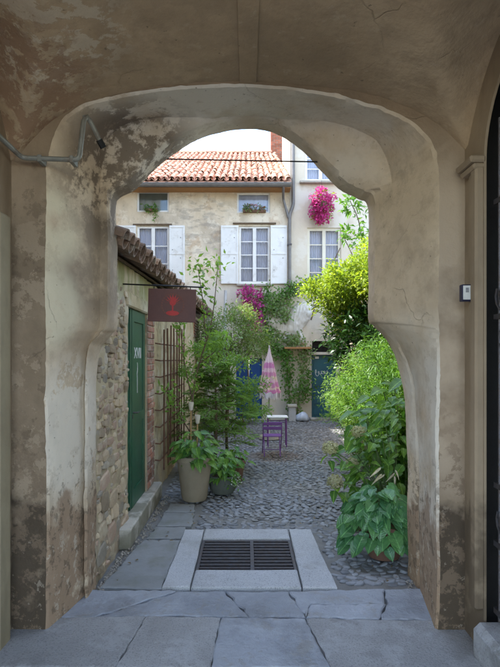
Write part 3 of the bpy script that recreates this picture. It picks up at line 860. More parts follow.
stone_me = [mesh_of(rubble_mesh(40 + q), 'stone', stone_mats[q], False) for q in range(8)]
placed = []
for (w0, w1, h0, h1, tries, zmax) in ((.17, .26, .11, .18, 300, .75), (.10, .18, .06, .10, 900, 2.1), (.06, .11, .04, .07, 2600, 2.3), (.035, .06, .028, .045, 3500, 2.2)):
    for _ in range(tries):
        if len(placed) >= 298: break
        w, h = rnd.uniform(w0, w1), rnd.uniform(h0, h1); yy, zz = rnd.uniform(3.73 + w / 2, 4.73 - w / 2), rnd.uniform(h / 2, zmax)
        if zz > 1.85 and rnd.random() < .6: continue
        if any(abs(yy - p[0]) < (w + p[2]) * .47 and abs(zz - p[1]) < (h + p[3]) * .47 for p in placed): continue
        placed.append((yy, zz, w, h))
for i, (yy, zz, w, h) in enumerate(placed):
    M = Matrix.Translation((WX - .002 + rnd.uniform(-.010, .007), yy, zz)) @ RY @ Matrix.Rotation(rnd.gauss(0, .12) + R(90), 4, 'Z') @ Matrix.Diagonal((w * .53, h * .53, rnd.uniform(.02, .04), 1))
    inst_m('stone', stone_me[rnd.randrange(8)], lean, M)
# lintel of the door
MB().box(-1.3, WX + .022, 4.66, 5.72, 2.16, 2.30, .014).build('lintel', m_lean, lean)
# brick quoins beyond the door
bl = mesh_of(MB().box(-.06, .022, 0, .235, 0, .062, .006), 'brick', m_brick)
bs = mesh_of(MB().box(-.06, .022, 0, .115, 0, .062, .006), 'brick', m_brick)
z = .19; i = 0
while z < 2.1:
    inst('brick', bl if i % 2 else bs, lean, (WX + rnd.uniform(-.006, .006), 5.635, z), (0, 0, rnd.uniform(-.02, .02)))
    inst('brick', bs if i % 2 else bl, lean, (WX + rnd.uniform(-.008, .004), 5.635 + (.245 if i % 2 else .125), z), (0, 0, rnd.uniform(-.02, .02)))
    z += .074; i += 1
MB().box(WX - .1, WX + .006, 5.632, 6.0, .1, 2.12).build('mortar_bed', m_mortar, lean)
# step
mb = MB(); mb.box(-1.24, -1.03, 4.42, 6.06, -.03, .165, .012)
st = mb.build('door_step', m_stepstone, lean)
for v in st.data.vertices:
    v.co += noise.noise_vector(v.co * 5) * .008
# door
gd = MB(); gd.box(-1.20, -1.165, 4.74, 4.975, .17, 2.155); gd.box(-1.20, -1.160, 4.985, 5.62, .17, 2.155)
gdoor = gd.build('door', m_green, lean)
pn = MB()
pn.box(-1.160, -1.146, 4.985, 5.075, .17, 2.155); pn.box(-1.160, -1.146, 5.535, 5.62, .17, 2.155)
for z0, z1_ in ((.17, .34), (1.0, 1.1), (2.04, 2.155)): pn.box(-1.160, -1.1465, 5.075, 5.535, z0, z1_)
pn.box(-1.165, -1.150, 4.74, 4.80, .17, 2.155); pn.box(-1.165, -1.150, 4.92, 4.975, .17, 2.155)
pn.build('door_rail', m_green, gdoor)
MB().tube([(-1.145, 5.03, 1.12), (-1.10, 5.03, 1.12), (-1.10, 5.10, 1.12)], .008, 8).build('handle', m_iron, gdoor)
MB().box(-1.15, -1.142, 5.0, 5.03, 1.06, 1.10).build('lock_plate', m_iron, gdoor)
def text(s, size, sx, loc, rot, m, parent, name='lettering'):
    c = bpy.data.curves.new(name, 'FONT'); c.body = s; c.size = size; c.extrude = .0012; c.align_x = 'CENTER'
    c.materials.append(m)
    o = bpy.data.objects.new('lettering_tmp', c); COL.objects.link(o)
    dg = bpy.context.evaluated_depsgraph_get(); dg.update()
    tm = bpy.data.meshes.new_from_object(o.evaluated_get(dg)); bpy.data.objects.remove(o)
    o = bpy.data.objects.new(name, tm); COL.objects.link(o)
    o.parent = parent; o.location = Vector(loc) - parent_world(parent); o.rotation_euler = rot; o.scale = (sx, 1, 1)
    return o
text('XVII', .165, 1.15, (-1.1585, 5.30, 1.665), (R(90), 0, R(90)), m_paint, gdoor)
MB().tube([(-1.159, 5.28 + .015 * math.sin(k * 1.3) * (k < 4), 1.62 - k * .04) for k in range(9)], .004, 5).build('chalk_line', m_paint, gdoor)
# roof
PIT = .34
def half_tile(r, L, seg=7, th=.014, flip=1):
    m_ = MB(); vs = []; fs = []
    for (x, s) in ((0, 1.0), (-L, .82)):
        for k in range(seg + 1):
            a = math.pi * k / seg
            vs.append((x, r * s * math.cos(a), flip * r * s * math.sin(a)))
        for k in range(seg + 1):
            a = math.pi * k / seg
            vs.append((x, (r * s - th) * math.cos(a), flip * (r * s - th) * math.sin(a)))
    n = seg + 1
    for k in range(seg):
        fs += [(k, k + 1, 2 * n + k + 1, 2 * n + k), (n + k, 3 * n + k, 3 * n + k + 1, n + k + 1), (k, n + k, n + k + 1, k + 1), (2 * n + k, 2 * n + k + 1, 3 * n + k + 1, 3 * n + k)]
    fs += [(0, 2 * n, 3 * n, n), (seg, n + seg, 3 * n + seg, 2 * n + seg)]
    return m_.add(vs, fs)
cov = mesh_of(half_tile(.076, .44), 'roof_tile', m_oldtile, False); pan = mesh_of(half_tile(.076, .44, flip=-1), 'roof_tile', m_oldtile, False)
roof = MB()
roof.add([(-1.10, 3.66, 2.53), (-1.10, 13.25, 2.74), (-4.2, 13.25, 3.82), (-4.2, 3.66, 3.61), (-1.10, 3.66, 2.505), (-1.10, 13.25, 2.715), (-4.2, 13.25, 3.78), (-4.2, 3.66, 3.57)],
         [(0, 1, 2, 3), (4, 7, 6, 5), (0, 4, 5, 1), (1, 5, 6, 2), (2, 6, 7, 3), (3, 7, 4, 0)])
roof = roof.build('roof', m_darkwood, lean)
y = 3.70; i = 0
while y < 13.15:
    ez = 2.49 + (y - 3.66) * .022
    for rr in range(2):
        dx, dz = -rr * .34 * math.cos(PIT), rr * .34 * math.sin(PIT)
        jx = rnd.uniform(-.025, .025)
        inst('roof_tile', pan, roof, (-.915 + dx + jx, y + .084, ez + .080 + dz), (rnd.uniform(-.06, .06), PIT * 1.0, rnd.uniform(-.05, .05)))
        inst('roof_tile', cov, roof, (-.90 + dx + jx, y + rnd.uniform(-.008, .008), ez + .055 + dz + .012 + rnd.uniform(-.006, .008)), (rnd.uniform(-.08, .08), PIT, rnd.uniform(-.06, .06)))
    y += .168; i += 1
# slit window with old bricks
sw = MB(); sw.box(WX - .01, WX + .012, 10.55, 11.5, 2.08, 2.50)
swo = sw.build('blocked_window', m_brick, lean)
for k in range(7): MB().box(WX, WX + .028, 10.57, 11.48, 2.09 + k * .058, 2.125 + k * .058).build('slat', m_darkwood, swo)
# unseen tall block added to shade the court, heights set for the sun
mb = MB(); mb.box(-8, -4.0, 3.6, 7.2, -.03, 10.2); mb.box(-8, -4.002, 7.2, 13.2, -.03, 7.7)
mb.build('unseen_shade_block', m_facade, lean)

# hanging sign
sg = thing('hanging_sign', 'maroon metal sign with red tree emblem hung beside the green door', 'sign', px3(172, 305, 4.55))
SY = 4.55
sx0, sx1, sz0, sz1 = -.90, -.465, 2.0, 2.30
bd = MB().box(sx0, sx1, SY - .008, SY + .008, sz0, sz1, .003).build('board', m_sign, sg)
# emblem: ring, crown, trunk, roots
ecx, ecz = -.675, 2.155; ey = SY - .0095
def flat(pts, m, name, dy=0):
    n = len(pts)
    vs = [(p[0], ey - dy, p[1]) for p in pts] + [(p[0], ey - dy + .002, p[1]) for p in pts]
    fs = [tuple(range(n)), tuple(range(2 * n - 1, n - 1, -1))] + [(i, (i + 1) % n, n + (i + 1) % n, n + i) for i in range(n)]
    return MB().add(vs, fs).build(name, m, bd)
for k in range(26):
    a0 = 2 * math.pi * k / 26; r = .105
    a1 = a0 + .15
    flat([(ecx + r * math.cos(a0), ecz + r * math.sin(a0)), (ecx + r * math.cos(a1), ecz + r * math.sin(a1)), (ecx + r * .9 * math.cos(a1), ecz + r * .9 * math.sin(a1)), (ecx + r * .9 * math.cos(a0), ecz + r * .9 * math.sin(a0))], m_olive, 'emblem_ring')
for k in range(9):
    a = R(12 + 156 * k / 8); r = .085
    flat([(ecx + .008 * math.sin(a), ecz + .01 - .008 * math.cos(a)), (ecx + r * .6 * math.cos(a) + .01 * math.sin(a), ecz + .01 + r * .6 * math.sin(a)), (ecx + r * math.cos(a), ecz + .01 + r * math.sin(a)), (ecx + r * .6 * math.cos(a) - .01 * math.sin(a), ecz + .01 + r * .6 * math.sin(a))], m_red, 'emblem_branch', .001)
flat([(ecx + .028 * math.cos(a), ecz + .018 + .026 * math.sin(a)) for a in [2 * math.pi * k / 14 for k in range(14)]], m_red, 'emblem_heart', .002)
flat([(ecx - .008, ecz + .01), (ecx - .006, ecz - .06), (ecx + .006, ecz - .06), (ecx + .008, ecz + .01)], m_red, 'emblem_trunk', .0015)
flat([(ecx + .06 * math.cos(a), ecz - .075 + .022 * math.sin(a)) for a in [2 * math.pi * k / 16 for k in range(16)]], m_red, 'emblem_root', .001)
MB().tube([(WX - .02, SY + .01, 2.335), (-.40, SY, 2.322)], .007, 8).build('bracket', m_black, sg)
for x in (-.85, -.52): MB().tube([(x, SY, 2.327), (x, SY, 2.295)], .004, 6).build('hook', m_black, sg)
sg.rotation_euler = (0, R(1.5), R(0))

# trellis of rusty bars
tr = thing('trellis', 'rusty iron bar trellis fixed to the ochre wall', 'trellis', (-1.05, 6.3, .3))
for i in range(8):
    y = 6.32 + i * .29; t = 2.10 + rnd.uniform(-.12, .1)
    MB().tube([(-1.05 + rnd.uniform(-.01, .01), y, .25), (-1.05, y + rnd.uniform(-.02, .02), t)], .011, 6).build('bar', m_rust, tr)
for k in range(8):
    z = .4 + k * .205
    MB().tube([(-1.13, 6.14, z + .01), (-1.07, 6.16, z), (-1.07, 8.5, z + rnd.uniform(-.02, .02))], .009, 6).build('bar', m_rust, tr)

# ================================================================== FAR HOUSES
FY = 13.3
def fx(px): return (px - 247) * FY / 500
def fz(py): return 1.7 + (355 - py) * FY / 500
def wall_front(name, x0, x1, z0, z1, Y, th, ops, m, parent, amp=.01):
    """front sheet with real openings and reveals; ops = (x0,x1,z0,z1)"""
    mb = MB()
    def cuts(a, b, l, step):
        c = sorted(set([a, b] + [q for q in l if a < q < b])); out = []
        for p, q in zip(c, c[1:]):
            k = max(1, int((q - p) / step)); out += [p + (q - p) * i / k for i in range(k)]
        return out + [b]
    X = cuts(x0, x1, [o[0] for o in ops] + [o[1] for o in ops], .25); Z = cuts(z0, z1, [o[2] for o in ops] + [o[3] for o in ops], .25)
    idx = {}; vs = []; fs = []
    def vid(x, z):
        k = (round(x, 4), round(z, 4))
        if k not in idx:
            idx[k] = len(vs); vs.append((x, Y + amp * noise.noise(Vector((x, 3, z)) * 1.1), z))
        return idx[k]
    for a, b in zip(X, X[1:]):
        for c, d in zip(Z, Z[1:]):
            mx, mz = (a + b) / 2, (c + d) / 2
            if any(o[0] < mx < o[1] and o[2] < mz < o[3] for o in ops): continue
            fs.append((vid(a, c), vid(b, c), vid(b, d), vid(a, d)))
    mb.add(vs, fs)
    for o in ops:
        a, b, c, d = o[:4]; y1 = Y + th
        for (p, q) in (((a, c), (a, d)), ((b, d), (b, c)), ((a, d), (b, d)), ((b, c), (a, c))):
            mb.add([(p[0], Y - .002, p[1]), (q[0], Y - .002, q[1]), (q[0], y1, q[1]), (p[0], y1, p[1])], [(0, 1, 2, 3)])
    return mb.build(name, m, parent)

kg = NT('clear_pane'); kg.bsdf.inputs['Base Color'].default_value = (.5, .55, .62, 1)
gl = kg.n.new('ShaderNodeBsdfGlossy'); gl.inputs['Roughness'].default_value = .04
tp = kg.n.new('ShaderNodeBsdfTransparent'); tp.inputs['Color'].default_value = (.93, .95, .99, 1)
fres = kg.n.new('ShaderNodeFresnel'); fres.inputs['IOR'].default_value = 1.5
mx = kg.n.new('ShaderNodeMixShader'); kg.link(fres.outputs[0], mx.inputs[0]); kg.link(tp.outputs[0], mx.inputs[1]); kg.link(gl.outputs[0], mx.inputs[2])
kg.link(mx.outputs[0], kg.out.inputs['Surface'])
m_pane = kg.m

def curtain(x0, x1, z0, z1, Y, parent, m=None, taper=0, folds=7):
    vs = []; fs = []; n = folds * 6
    for j in range(6):
        t = j / 5
        for i in range(n + 1):
            u = i / n; x = x0 + (x1 - x0) * (u if not taper else (u * (1 - taper * (1 - t)) if taper > 0 else u))
            vs.append((x, Y + .018 * math.sin(u * folds * 2 * math.pi + .6 * math.sin(j)), z0 + (z1 - z0) * t))
    for j in range(5):
        for i in range(n):
            a = j * (n + 1) + i; fs.append((a, a + 1, a + n + 2, a + n + 1))
    return MB().add(vs, fs).build('curtain', m or m_curtain, parent, True, 80)
def casement(root, x0, x1, z0, z1, Y, m, rows=4, ft=.055, sill=True, curt=True, room=True):
    mb = MB(); d0, d1 = Y + .04, Y + .10
    mb.box(x0, x0 + ft, d0, d1, z0, z1); mb.box(x1 - ft, x1, d0, d1, z0, z1)
    mb.box(x0 + ft, x1 - ft, d0, d1, z1 - ft, z1); mb.box(x0 + ft, x1 - ft, d0, d1, z0, z0 + ft * 1.3)
    xm = (x0 + x1) / 2
    mb.box(xm - .045, xm + .045, d0 - .012, d1, z0 + ft * 1.3, z1 - ft)
    w = mb.build('window', m, root)
    zz = [z0 + ft * 1.3 + (z1 - ft - z0 - ft * 1.3) * k / rows for k in range(rows + 1)]
    for (a, b) in ((x0 + ft, xm - .045), (xm + .045, x1 - ft)):
        for k in range(rows):
            if k: MB().box(a, b, d0 + .012, d1 - .012, zz[k] - .013, zz[k] + .013).build('glazing_bar', m, w)
            MB().box(a, b, d0 + .025, d0 + .029, zz[k] + (.013 if k else 0), zz[k + 1] - (.013 if k < rows - 1 else 0)).build('pane', m_pane, w)
    if curt:
        curtain(x0 + .03, xm - .01, z0 + .03, z1 - .02, Y + .16, w, taper=curt if curt < 1 else 0)
        curtain(xm + .01, x1 - .03, z0 + .03, z1 - .02, Y + .165, w)
    if room:
        q = MB(); q.add([(x0, Y + .2, z0), (x1, Y + .2, z0), (x1, Y + 1.2, z0), (x0, Y + 1.2, z0), (x0, Y + .2, z1), (x1, Y + .2, z1), (x1, Y + 1.2, z1), (x0, Y + 1.2, z1)],
                        [(0, 1, 2, 3), (4, 5, 6, 7), (1, 2, 6, 5), (2, 3, 7, 6), (3, 0, 4, 7)])
        q.build('room_lining', m_darkwood, w)
    if sill: MB().box(x0 - .06, x1 + .06, Y - .07, Y + .04, z0 - .06, z0 - .002, .008).build('sill', m_mortar, w)
    return w
def shutter(root, x0, x1, z0, z1, Y):
    s = MB().box(x0, x1, Y - .045, Y - .01, z0, z1, .004).build('shutter', m_white, root)
    zm = z0 + (z1 - z0) * .52
    for (a, b) in ((z0, z0 + .06), (zm - .03, zm + .03), (z1 - .06, z1)):
        MB().box(x0 + .002, x1 - .002, Y - .058, Y - .046, a, b, .003).build('rail', m_white, s)
    for x in (x0, x1 - .05): MB().box(x + .002, x + .048, Y - .0575, Y - .046, z0 + .061, zm - .031).build('stile', m_white, s); MB().box(x + .002, x + .048, Y - .0575, Y - .046, zm + .031, z1 - .061).build('stile', m_white, s)
    for k in range(4):
        MB().box(x0 + .08 + (k % 2) * (x1 - x0 - .2), x0 + .10 + (k % 2) * (x1 - x0 - .2), Y - .061, Y - .0585, z0 + .35 + k * .27 + .05 * (k % 2), z0 + .37 + k * .27 + .05 * (k % 2)).build('bolt', m_iron, s)

house = thing('tiled_house', 'beige plastered house with white shutters and red tiled roof', 'house', (-1.8, FY, 0))
HX0, HX1 = -5.0, fx(290)
A1 = (fx(137), fx(169), fz(212), fz(191)); A2 = (fx(237), fx(270), fz(213), fz(193))
W1 = (fx(137), fx(169), fz(284), fz(226)); W2 = (fx(239), fx(270), fz(284), fz(226))
BD = (fx(236), fx(262), 0, 1.62)
wall_front('wall', HX0, HX1, -.03, 6.16, FY, .18, [A1, A2, W1, W2, BD], m_facade, house)
for W, c in ((W1, 1), (W2, 1)):
    casement(house, *W, FY, m_white, 3 if W is W1 else 4, curt=1)
shutter(house, fx(117), fx(136), W1[2], W1[3], FY); shutter(house, fx(169.5), fx(185), W1[2], W1[3], FY)
shutter(house, fx(221), fx(238.5), W2[2], W2[3], FY); shutter(house, fx(270.5), fx(287), W2[2], W2[3], FY)
for A in (A1, A2):
    mb = MB(); a, b, c, d = A; t = .045
    mb.box(a, a + t, FY + .03, FY + .09, c, d); mb.box(b - t, b, FY + .03, FY + .09, c, d); mb.box(a + t, b - t, FY + .03, FY + .09, d - t, d); mb.box(a + t, b - t, FY + .03, FY + .09, c, c + t)
    w = mb.build('window', m_white, house)
    MB().box(a + t, b - t, FY + .05, FY + .055, c + t, d - t).build('pane', m_pane, w)
    curtain(a + .02, b - .02, c + .02, d - .02, FY + .13, w, mat('sage_blind', (.30, .32, .25), (.24, .26, .2), 4) if A is A1 else None, folds=3)
    q = MB(); q.box(a, b, FY + .3, FY + .4, c, d); q.build('room_lining', m_darkwood, w)
MB().box(fx(233), fx(276), FY - .05, FY + .02, fz(224.5), fz(223), .005).build('lintel', m_darkwood, house)
MB().box(fx(133), fx(172), FY - .03, FY + .02, fz(225.5), fz(224), .005).build('lintel', m_darkwood, house)
# blue double door
bdr = MB(); a, b, c, d = BD
bdr.box(a, (a + b) / 2 - .006, FY + .06, FY + .10, c, d); bdr.box((a + b) / 2 + .006, b, FY + .06, FY + .10, c, d)
bdo = bdr.build('door', m_blue2, house)
for x0 in (a + .05, (a + b) / 2 + .05):
    for (z0, z1_) in ((.1, .7), (.8, 1.5)): MB().box(x0, x0 + (b - a) / 2 - .1, FY + .047, FY + .059, z0, z1_, .005).build('panel', m_blue2, bdo)
# eaves, gutter, roof
MB().box(HX0, HX1 - .01, 12.93, FY + .02, 6.02, 6.095, 0).build('eaves_board', m_wood, house)
mb = MB()
for k in range(24):
    x = HX0 + .12 + k * .255
    MB().box(x - .04, x + .04, 12.88, FY - .001, 6.10, 6.17).build('rafter_end', m_wood, house)
gut = MB(); vs = []; fs = []
for x in (HX0, HX1 - .02):
    for k in range(9):
        a = math.pi + math.pi * k / 8
        vs.append((x, 12.80 + .075 * math.cos(a), 6.08 + .08 * math.sin(a)))
for k in range(8): fs.append((k, k + 1, 10 + k, 9 + k))
gut.add(vs, fs); gut.box(HX0, HX1 - .02, 12.717, 12.727, 6.072, 6.095)
gut.build('gutter', m_zinc, house, True)
RP = .50; ce = Vector((0, 12.78, 6.13)); th = math.atan(RP)
tiles = MB()
base_c = half_tile(.072, .40, 6, .012); base_p = half_tile(.072, .40, 6, .012, -1)
RZ = Matrix.Rotation(R(-90), 4, 'Z')       # tile axis (local -x is up the slope) -> +y
for r in range(24):
    for c in range(38):
        x = HX0 + .08 + c * .166
        if x > HX1 - .04: continue
        s = r * .305
        for (bb, dx, dz) in ((base_p, .083, .092), (base_c, 0, .062)):
            if dx and x + dx > HX1 - .05: continue
            j = Vector((rnd.uniform(-.012, .012), rnd.uniform(-.02, .02), rnd.uniform(-.004, .01)))
            M = Matrix.Translation(Vector((x + dx, ce.y + s * math.cos(th), ce.z + s * math.sin(th) + dz)) + j) @ Matrix.Rotation(th, 4, 'X') @ RZ @ Matrix.Rotation(rnd.uniform(-.05, .05), 4, 'Z')
            tiles.add([M @ Vector(v) for v in bb.v], bb.f)
rf = MB(); L = 7.4
rf.add([(HX0, ce.y, ce.z), (HX1, ce.y, ce.z), (HX1, ce.y + L * math.cos(th), ce.z + L * math.sin(th)), (HX0, ce.y + L * math.cos(th), ce.z + L * math.sin(th)),
        (HX0, 26, 6.1), (HX1, 26, 6.1)], [(0, 1, 2, 3), (3, 2, 5, 4)])
roofh = rf.build('roof', m_tile, house)
kind(tiles.build('roof_tiles', m_tile, roofh, True, 40), 'stuff')
mb = MB()
for c in range(17):
    M = Matrix.Translation((HX0 + .2 + c * .36, ce.y + L * math.cos(th), ce.z + L * math.sin(th) + .08))
    mb.add([M @ Vector(v) for v in half_tile(.11, .42, 6, .014).v], half_tile(.11, .42, 6, .014).f)
kind(mb.build('ridge_tiles', m_tile, roofh), 'stuff')
# chimney of brick courses
chx0, chx1, chy0, chy1 = .94, 1.42, 19.6, 20.2
mb = MB(); core = MB().box(chx0 + .015, chx1 - .015, chy0 + .015, chy1 - .015, 8.2, 10.9).build('chimney', m_mortar, house)
z = 8.6; i = 0
while z < 10.85:
    x = chx0 - (.12 if i % 2 else 0)
    while x < chx1:
        a, b = max(x, chx0), min(x + .235, chx1)
        if b - a > .03:
            q = MB().box(a + .006, b - .006, chy0 - .003 + rnd.uniform(0, .008), chy0 + .08, z, z + .062)
            q.build('brick', m_brick_wall, core)
        x += .247
    for yy in (chy0 + .085, chy0 + .34): MB().box(chx0 - .003, chx0 + .08, yy, yy + .235, z, z + .062).build('brick', m_brick_wall, core)
    z += .078; i += 1
# downpipes
dp = thing('downpipe', 'brown zinc downpipe running down between the two facades', 'downpipe', (fx(290), FY - .1, fz(300)))
MB().tube(rounded([(fx(293), FY - .09, 10.4), (fx(293), FY - .09, fz(206)), (fx(289.3), FY - .09, fz(216)), (fx(289.3), FY - .09, fz(300))], .08), .045, 10).build('pipe', m_zinc, dp, True)
MB().tube(rounded([(fx(282), 12.80, 6.02), (fx(282), 12.80, fz(193)), (fx(283), FY - .08, fz(200)), (fx(288.3), FY - .09, fz(219))], .08), .035, 10).build('branch', m_zinc, dp, True)
for z in (3.5, 4.6): MB().box(fx(289.3) - .055, fx(289.3) + .055, FY - .15, FY - .004, z, z + .035).build('bracket', m_iron, dp)

tower = thing('tall_house', 'taller pale plastered house with blue door and cream windows', 'house', (3, FY, 0))
T1 = (fx(307), fx(341), fz(290), fz(228)); T2 = (fx(305), fx(336), fz(182), fz(146)); TD = (fx(311.5), fx(336), 0.02, fz(355)); TT = (fx(312), fx(336), fz(352), fz(341))
wall_front('wall', HX1, 5.5, -.03, 11, FY - .02, .2, [T1, T2, TD, TT], m_tower, tower)
MB().add([(HX1, FY - .02, -.03), (HX1, 16.3, -.03), (HX1, 16.3, 11), (HX1, FY - .02, 11), (5.5, FY - .02, 11), (5.5, 16.3, 11), (5.5, FY - .02, -.03), (5.5, 16.3, -.03)],
         [(0, 1, 2, 3), (3, 2, 5, 4), (4, 5, 7, 6)]).build('side_wall', m_tower, tower)
casement(tower, *T1, FY - .02, m_cream, 4, .075)
casement(tower, *T2, FY - .02, m_white, 3, .06)
MB().box(T2[0] - .15, T2[1] + .2, FY - .16, FY - .022, T2[2] - .07, T2[2] - .01, .01).build('cornice', m_mortar, tower)
a, b, c, d = TD
td = MB().box(a, b, FY + .05, FY + .09, c, d).build('door', m_blue, tower)
for (z0, z1_) in ((.10, .32), (.40, .78), (.86, 1.58)):
    MB().box(a + .06, b - .06, FY + .036, FY + .049, z0, z1_, .006).build('panel', m_blue, td)
MB().box(a + .10, a + .20, FY + .03, FY + .0355, 1.60, 1.66).build('label_card', m_paint, td)
MB().tube([(a + .41, FY + .036, .80), (a + .41, FY - .005, .80), (a + .47, FY - .005, .79)], .008, 6).build('handle', m_galv, td)
# chalk handwriting on the upper panel
wr = []
for k in range(90):
    t = k / 89
    wr.append((a + .10 + .34 * t + .03 * math.cos(t * 28), FY + .033, 1.22 + (.085 if t < .24 else .036) * math.sin(t * 28) + .02 * t))
MB().tube(wr, .007, 4).build('lettering', m_paint, td)
a, b, c, d = TT
tt = MB().box(a, b, FY + .12, FY + .14, c, d).build('transom_window', m_black, tower)
for k in range(5): MB().tube([(a + .08 + k * .11, FY + .04, c), (a + .08 + k * .11, FY + .04, d)], .008, 6).build('bar', m_black, tt)
for z in ((c + d) / 2,): MB().tube([(a, FY + .035, z), (b, FY + .035, z)], .008, 6).build('bar', m_black, tt)
MB().box(TD[0] - .02, TD[1] + .05, FY - .06, FY - .021, fz(355) + .005, fz(352.3), .006).build('lintel', m_tower, tower)
MB().box(TD[0] - .06, TD[1] + .1, FY - .26, FY - .021, -.03, .05, .01).build('door_step', m_stepstone, tower)

# courtyard wall on the right, behind the planting
gw = tag(MB().box(2.45, 2.8, 3.9, FY - .03, -.03, 3.0).build('garden_wall', m_stone_grey), 'plastered garden wall behind the shrubs and climbers', 'wall')

# weathered lion carving on the facade, and its narrow shelf
tag(MB().box(fx(283.5), fx(310), 13.0, FY - .022, fz(349), fz(347.2), .006).build('wall_shelf', m_wood), 'narrow brown shelf under the pale lion carving', 'shelf')
LO = [(290, 70), (320, 60), (355, 58), (400, 75), (420, 110), (415, 160), (400, 200), (370, 240), (340, 280), (330, 318), (355, 345), (365, 385), (345, 415), (310, 410), (300, 370), (270, 345), (240, 330), (215, 350), (190, 385),
      (172, 390), (185, 350), (200, 330), (150, 320), (110, 290), (60, 260), (10, 245), (5, 190), (50, 165), (100, 160), (150, 175), (175, 230), (190, 250), (210, 190), (245, 120)]
LO = [(fx(262 + a * .12), fz(295 + b * .12)) for a, b in LO]
def inside(x, z):
    c = False; n = len(LO)
    for i in range(n):
        (x1, z1_), (x2, z2_) = LO[i], LO[i - 1]
        if (z1_ > z) != (z2_ > z) and x < (x2 - x1) * (z - z1_) / (z2_ - z1_) + x1: c = not c
    return c
def edge_d(x, z):
    p = Vector((x, z)); best = 9
    for i in range(len(LO)):
        a, b = Vector(LO[i]), Vector(LO[i - 1]); t = max(0, min(1, (p - a).dot(b - a) / max(1e-9, (b - a).length_squared)))
        best = min(best, (p - a.lerp(b, t)).length)
    return best
LF = ((315, 150, 85, 95, .15), (385, 120, 45, 48, .11), (403, 165, 28, 26, .08), (392, 102, 28, 12, .04), (386, 136, 10, 8, -.06), (396, 192, 26, 6, -.05), (262, 262, 60, 65, .10), (328, 365, 24, 45, .06), (75, 215, 65, 48, .12), (165, 275, 60, 32, .04))
ST = .016; xs0 = min(p[0] for p in LO) - ST; zs0 = min(p[1] for p in LO) - ST
vid = {}; vs = []; fs = []
def lv(i, j):
    if (i, j) not in vid:
        x, z = xs0 + i * ST, zs0 + j * ST
        ins = inside(x, z); d = edge_d(x, z) if ins else 0
        h = .02 + .03 * math.sqrt(min(1, d / .12)) if ins else -.025
        if ins:
            qa, qb = ((x * 500 / FY + 247) - 262) / .12, ((355 - (z - 1.7) * 500 / FY) - 295) / .12
            fade = min(1, d / .06)
            for (ca, cb, ra, rb, am) in LF: h += fade * am * .3 * math.exp(-((qa - ca) / ra) ** 2 - ((qb - cb) / rb) ** 2)
            mn = math.exp(-((qa - 310) / 70) ** 2 - ((qb - 170) / 95) ** 2)
            h += fade * mn * .012 * math.sin(qa * .22 + 2.5 * noise.noise(Vector((qa * .02, qb * .02, 0))) + qb * .06)
        h += (.012 * noise.noise(Vector((x, 0, z)) * 9) + .012 * noise.noise(Vector((x * 3, 1, z)) * 12)) * (d > .02)
        vid[i, j] = len(vs); vs.append((x, FY - .03 - h, z))
    return vid[i, j]
for i in range(92):
    for j in range(92):
        x, z = xs0 + (i + .5) * ST, zs0 + (j + .5) * ST
        if inside(x, z) or edge_d(x, z) < ST * .6: fs.append((lv(i, j), lv(i + 1, j), lv(i + 1, j + 1), lv(i, j + 1)))
tag(MB().add(vs, fs).build('lion_carving', m_statue, None, True, 80), 'pale weathered lion carving on the facade among the ivy', 'carving')

# ================================================================== FURNITURE IN THE COURT
# purple folding chair
CY, CX = 8.55, .425
ch = thing('folding_chair', 'small purple slatted folding chair on the cobbles', 'chair', (CX, CY, 0))
w = .155
for s in (-1, 1):
    MB().tube([(CX + s * w, CY + .14, 0), (CX + s * w, CY - .16, .34), (CX + s * w, CY - .18, .575)], .0085, 7).build('leg', m_purple, ch)
    MB().tube([(CX + s * (w - .022), CY - .17, 0), (CX + s * (w - .022), CY + .14, .325)], .0085, 7).build('leg', m_purple, ch)
for k in range(5): MB().box(CX - w, CX + w, CY - .15 + k * .062, CY - .105 + k * .062, .322, .335, .003).build('seat_slat', m_purple, ch)
for z in (.45, .525): MB().box(CX - w - .008, CX + w + .008, CY - .197, CY - .183, z, z + .052, .004).build('back_slat', m_purple, ch)
MB().tube([(CX - w, CY - .08, .1), (CX + w, CY - .08, .1)], .006, 6).build('stretcher', m_purple, ch)
# closed parasol
PX, PY = .455, 10.2
pa = thing('parasol', 'closed pink striped parasol with white fringe', 'parasol', (PX, PY, 0))
MB().tube([(PX, PY, .0), (PX, PY, 1.9)], .016, 8).build('pole', m_pole, pa, True)
MB().lathe((PX, PY, 0), [(.0, .07), (.05, .09), (.2, .06), (.22, 0)], 20).build('base', m_mortar, pa, True)
vs = []; fs = []; nn = 48; prof = [(.010, 1.87), (.028, 1.74), (.062, 1.60), (.10, 1.42), (.135, 1.22), (.17, 1.05), (.195, .94)]
for (r_, z) in prof:
    for j in range(nn):
        a = 2 * math.pi * j / nn
        rr = r_ * (1 + .26 * math.cos(8 * a + z * 1.5)) * (1 + .08 * math.sin(3 * a))
        vs.append((PX + rr * math.cos(a), PY + rr * math.sin(a), z + (.02 * math.cos(8 * a) if z < 1 else 0)))
for i in range(len(prof) - 1):
    for j in range(nn):
        q = (j + 1) % nn; fs.append((i * nn + j, i * nn + q, (i + 1) * nn + q, (i + 1) * nn + j))
can = MB().add(vs, fs).build('canopy', m_parasol, pa, True, 80)
mb = MB()
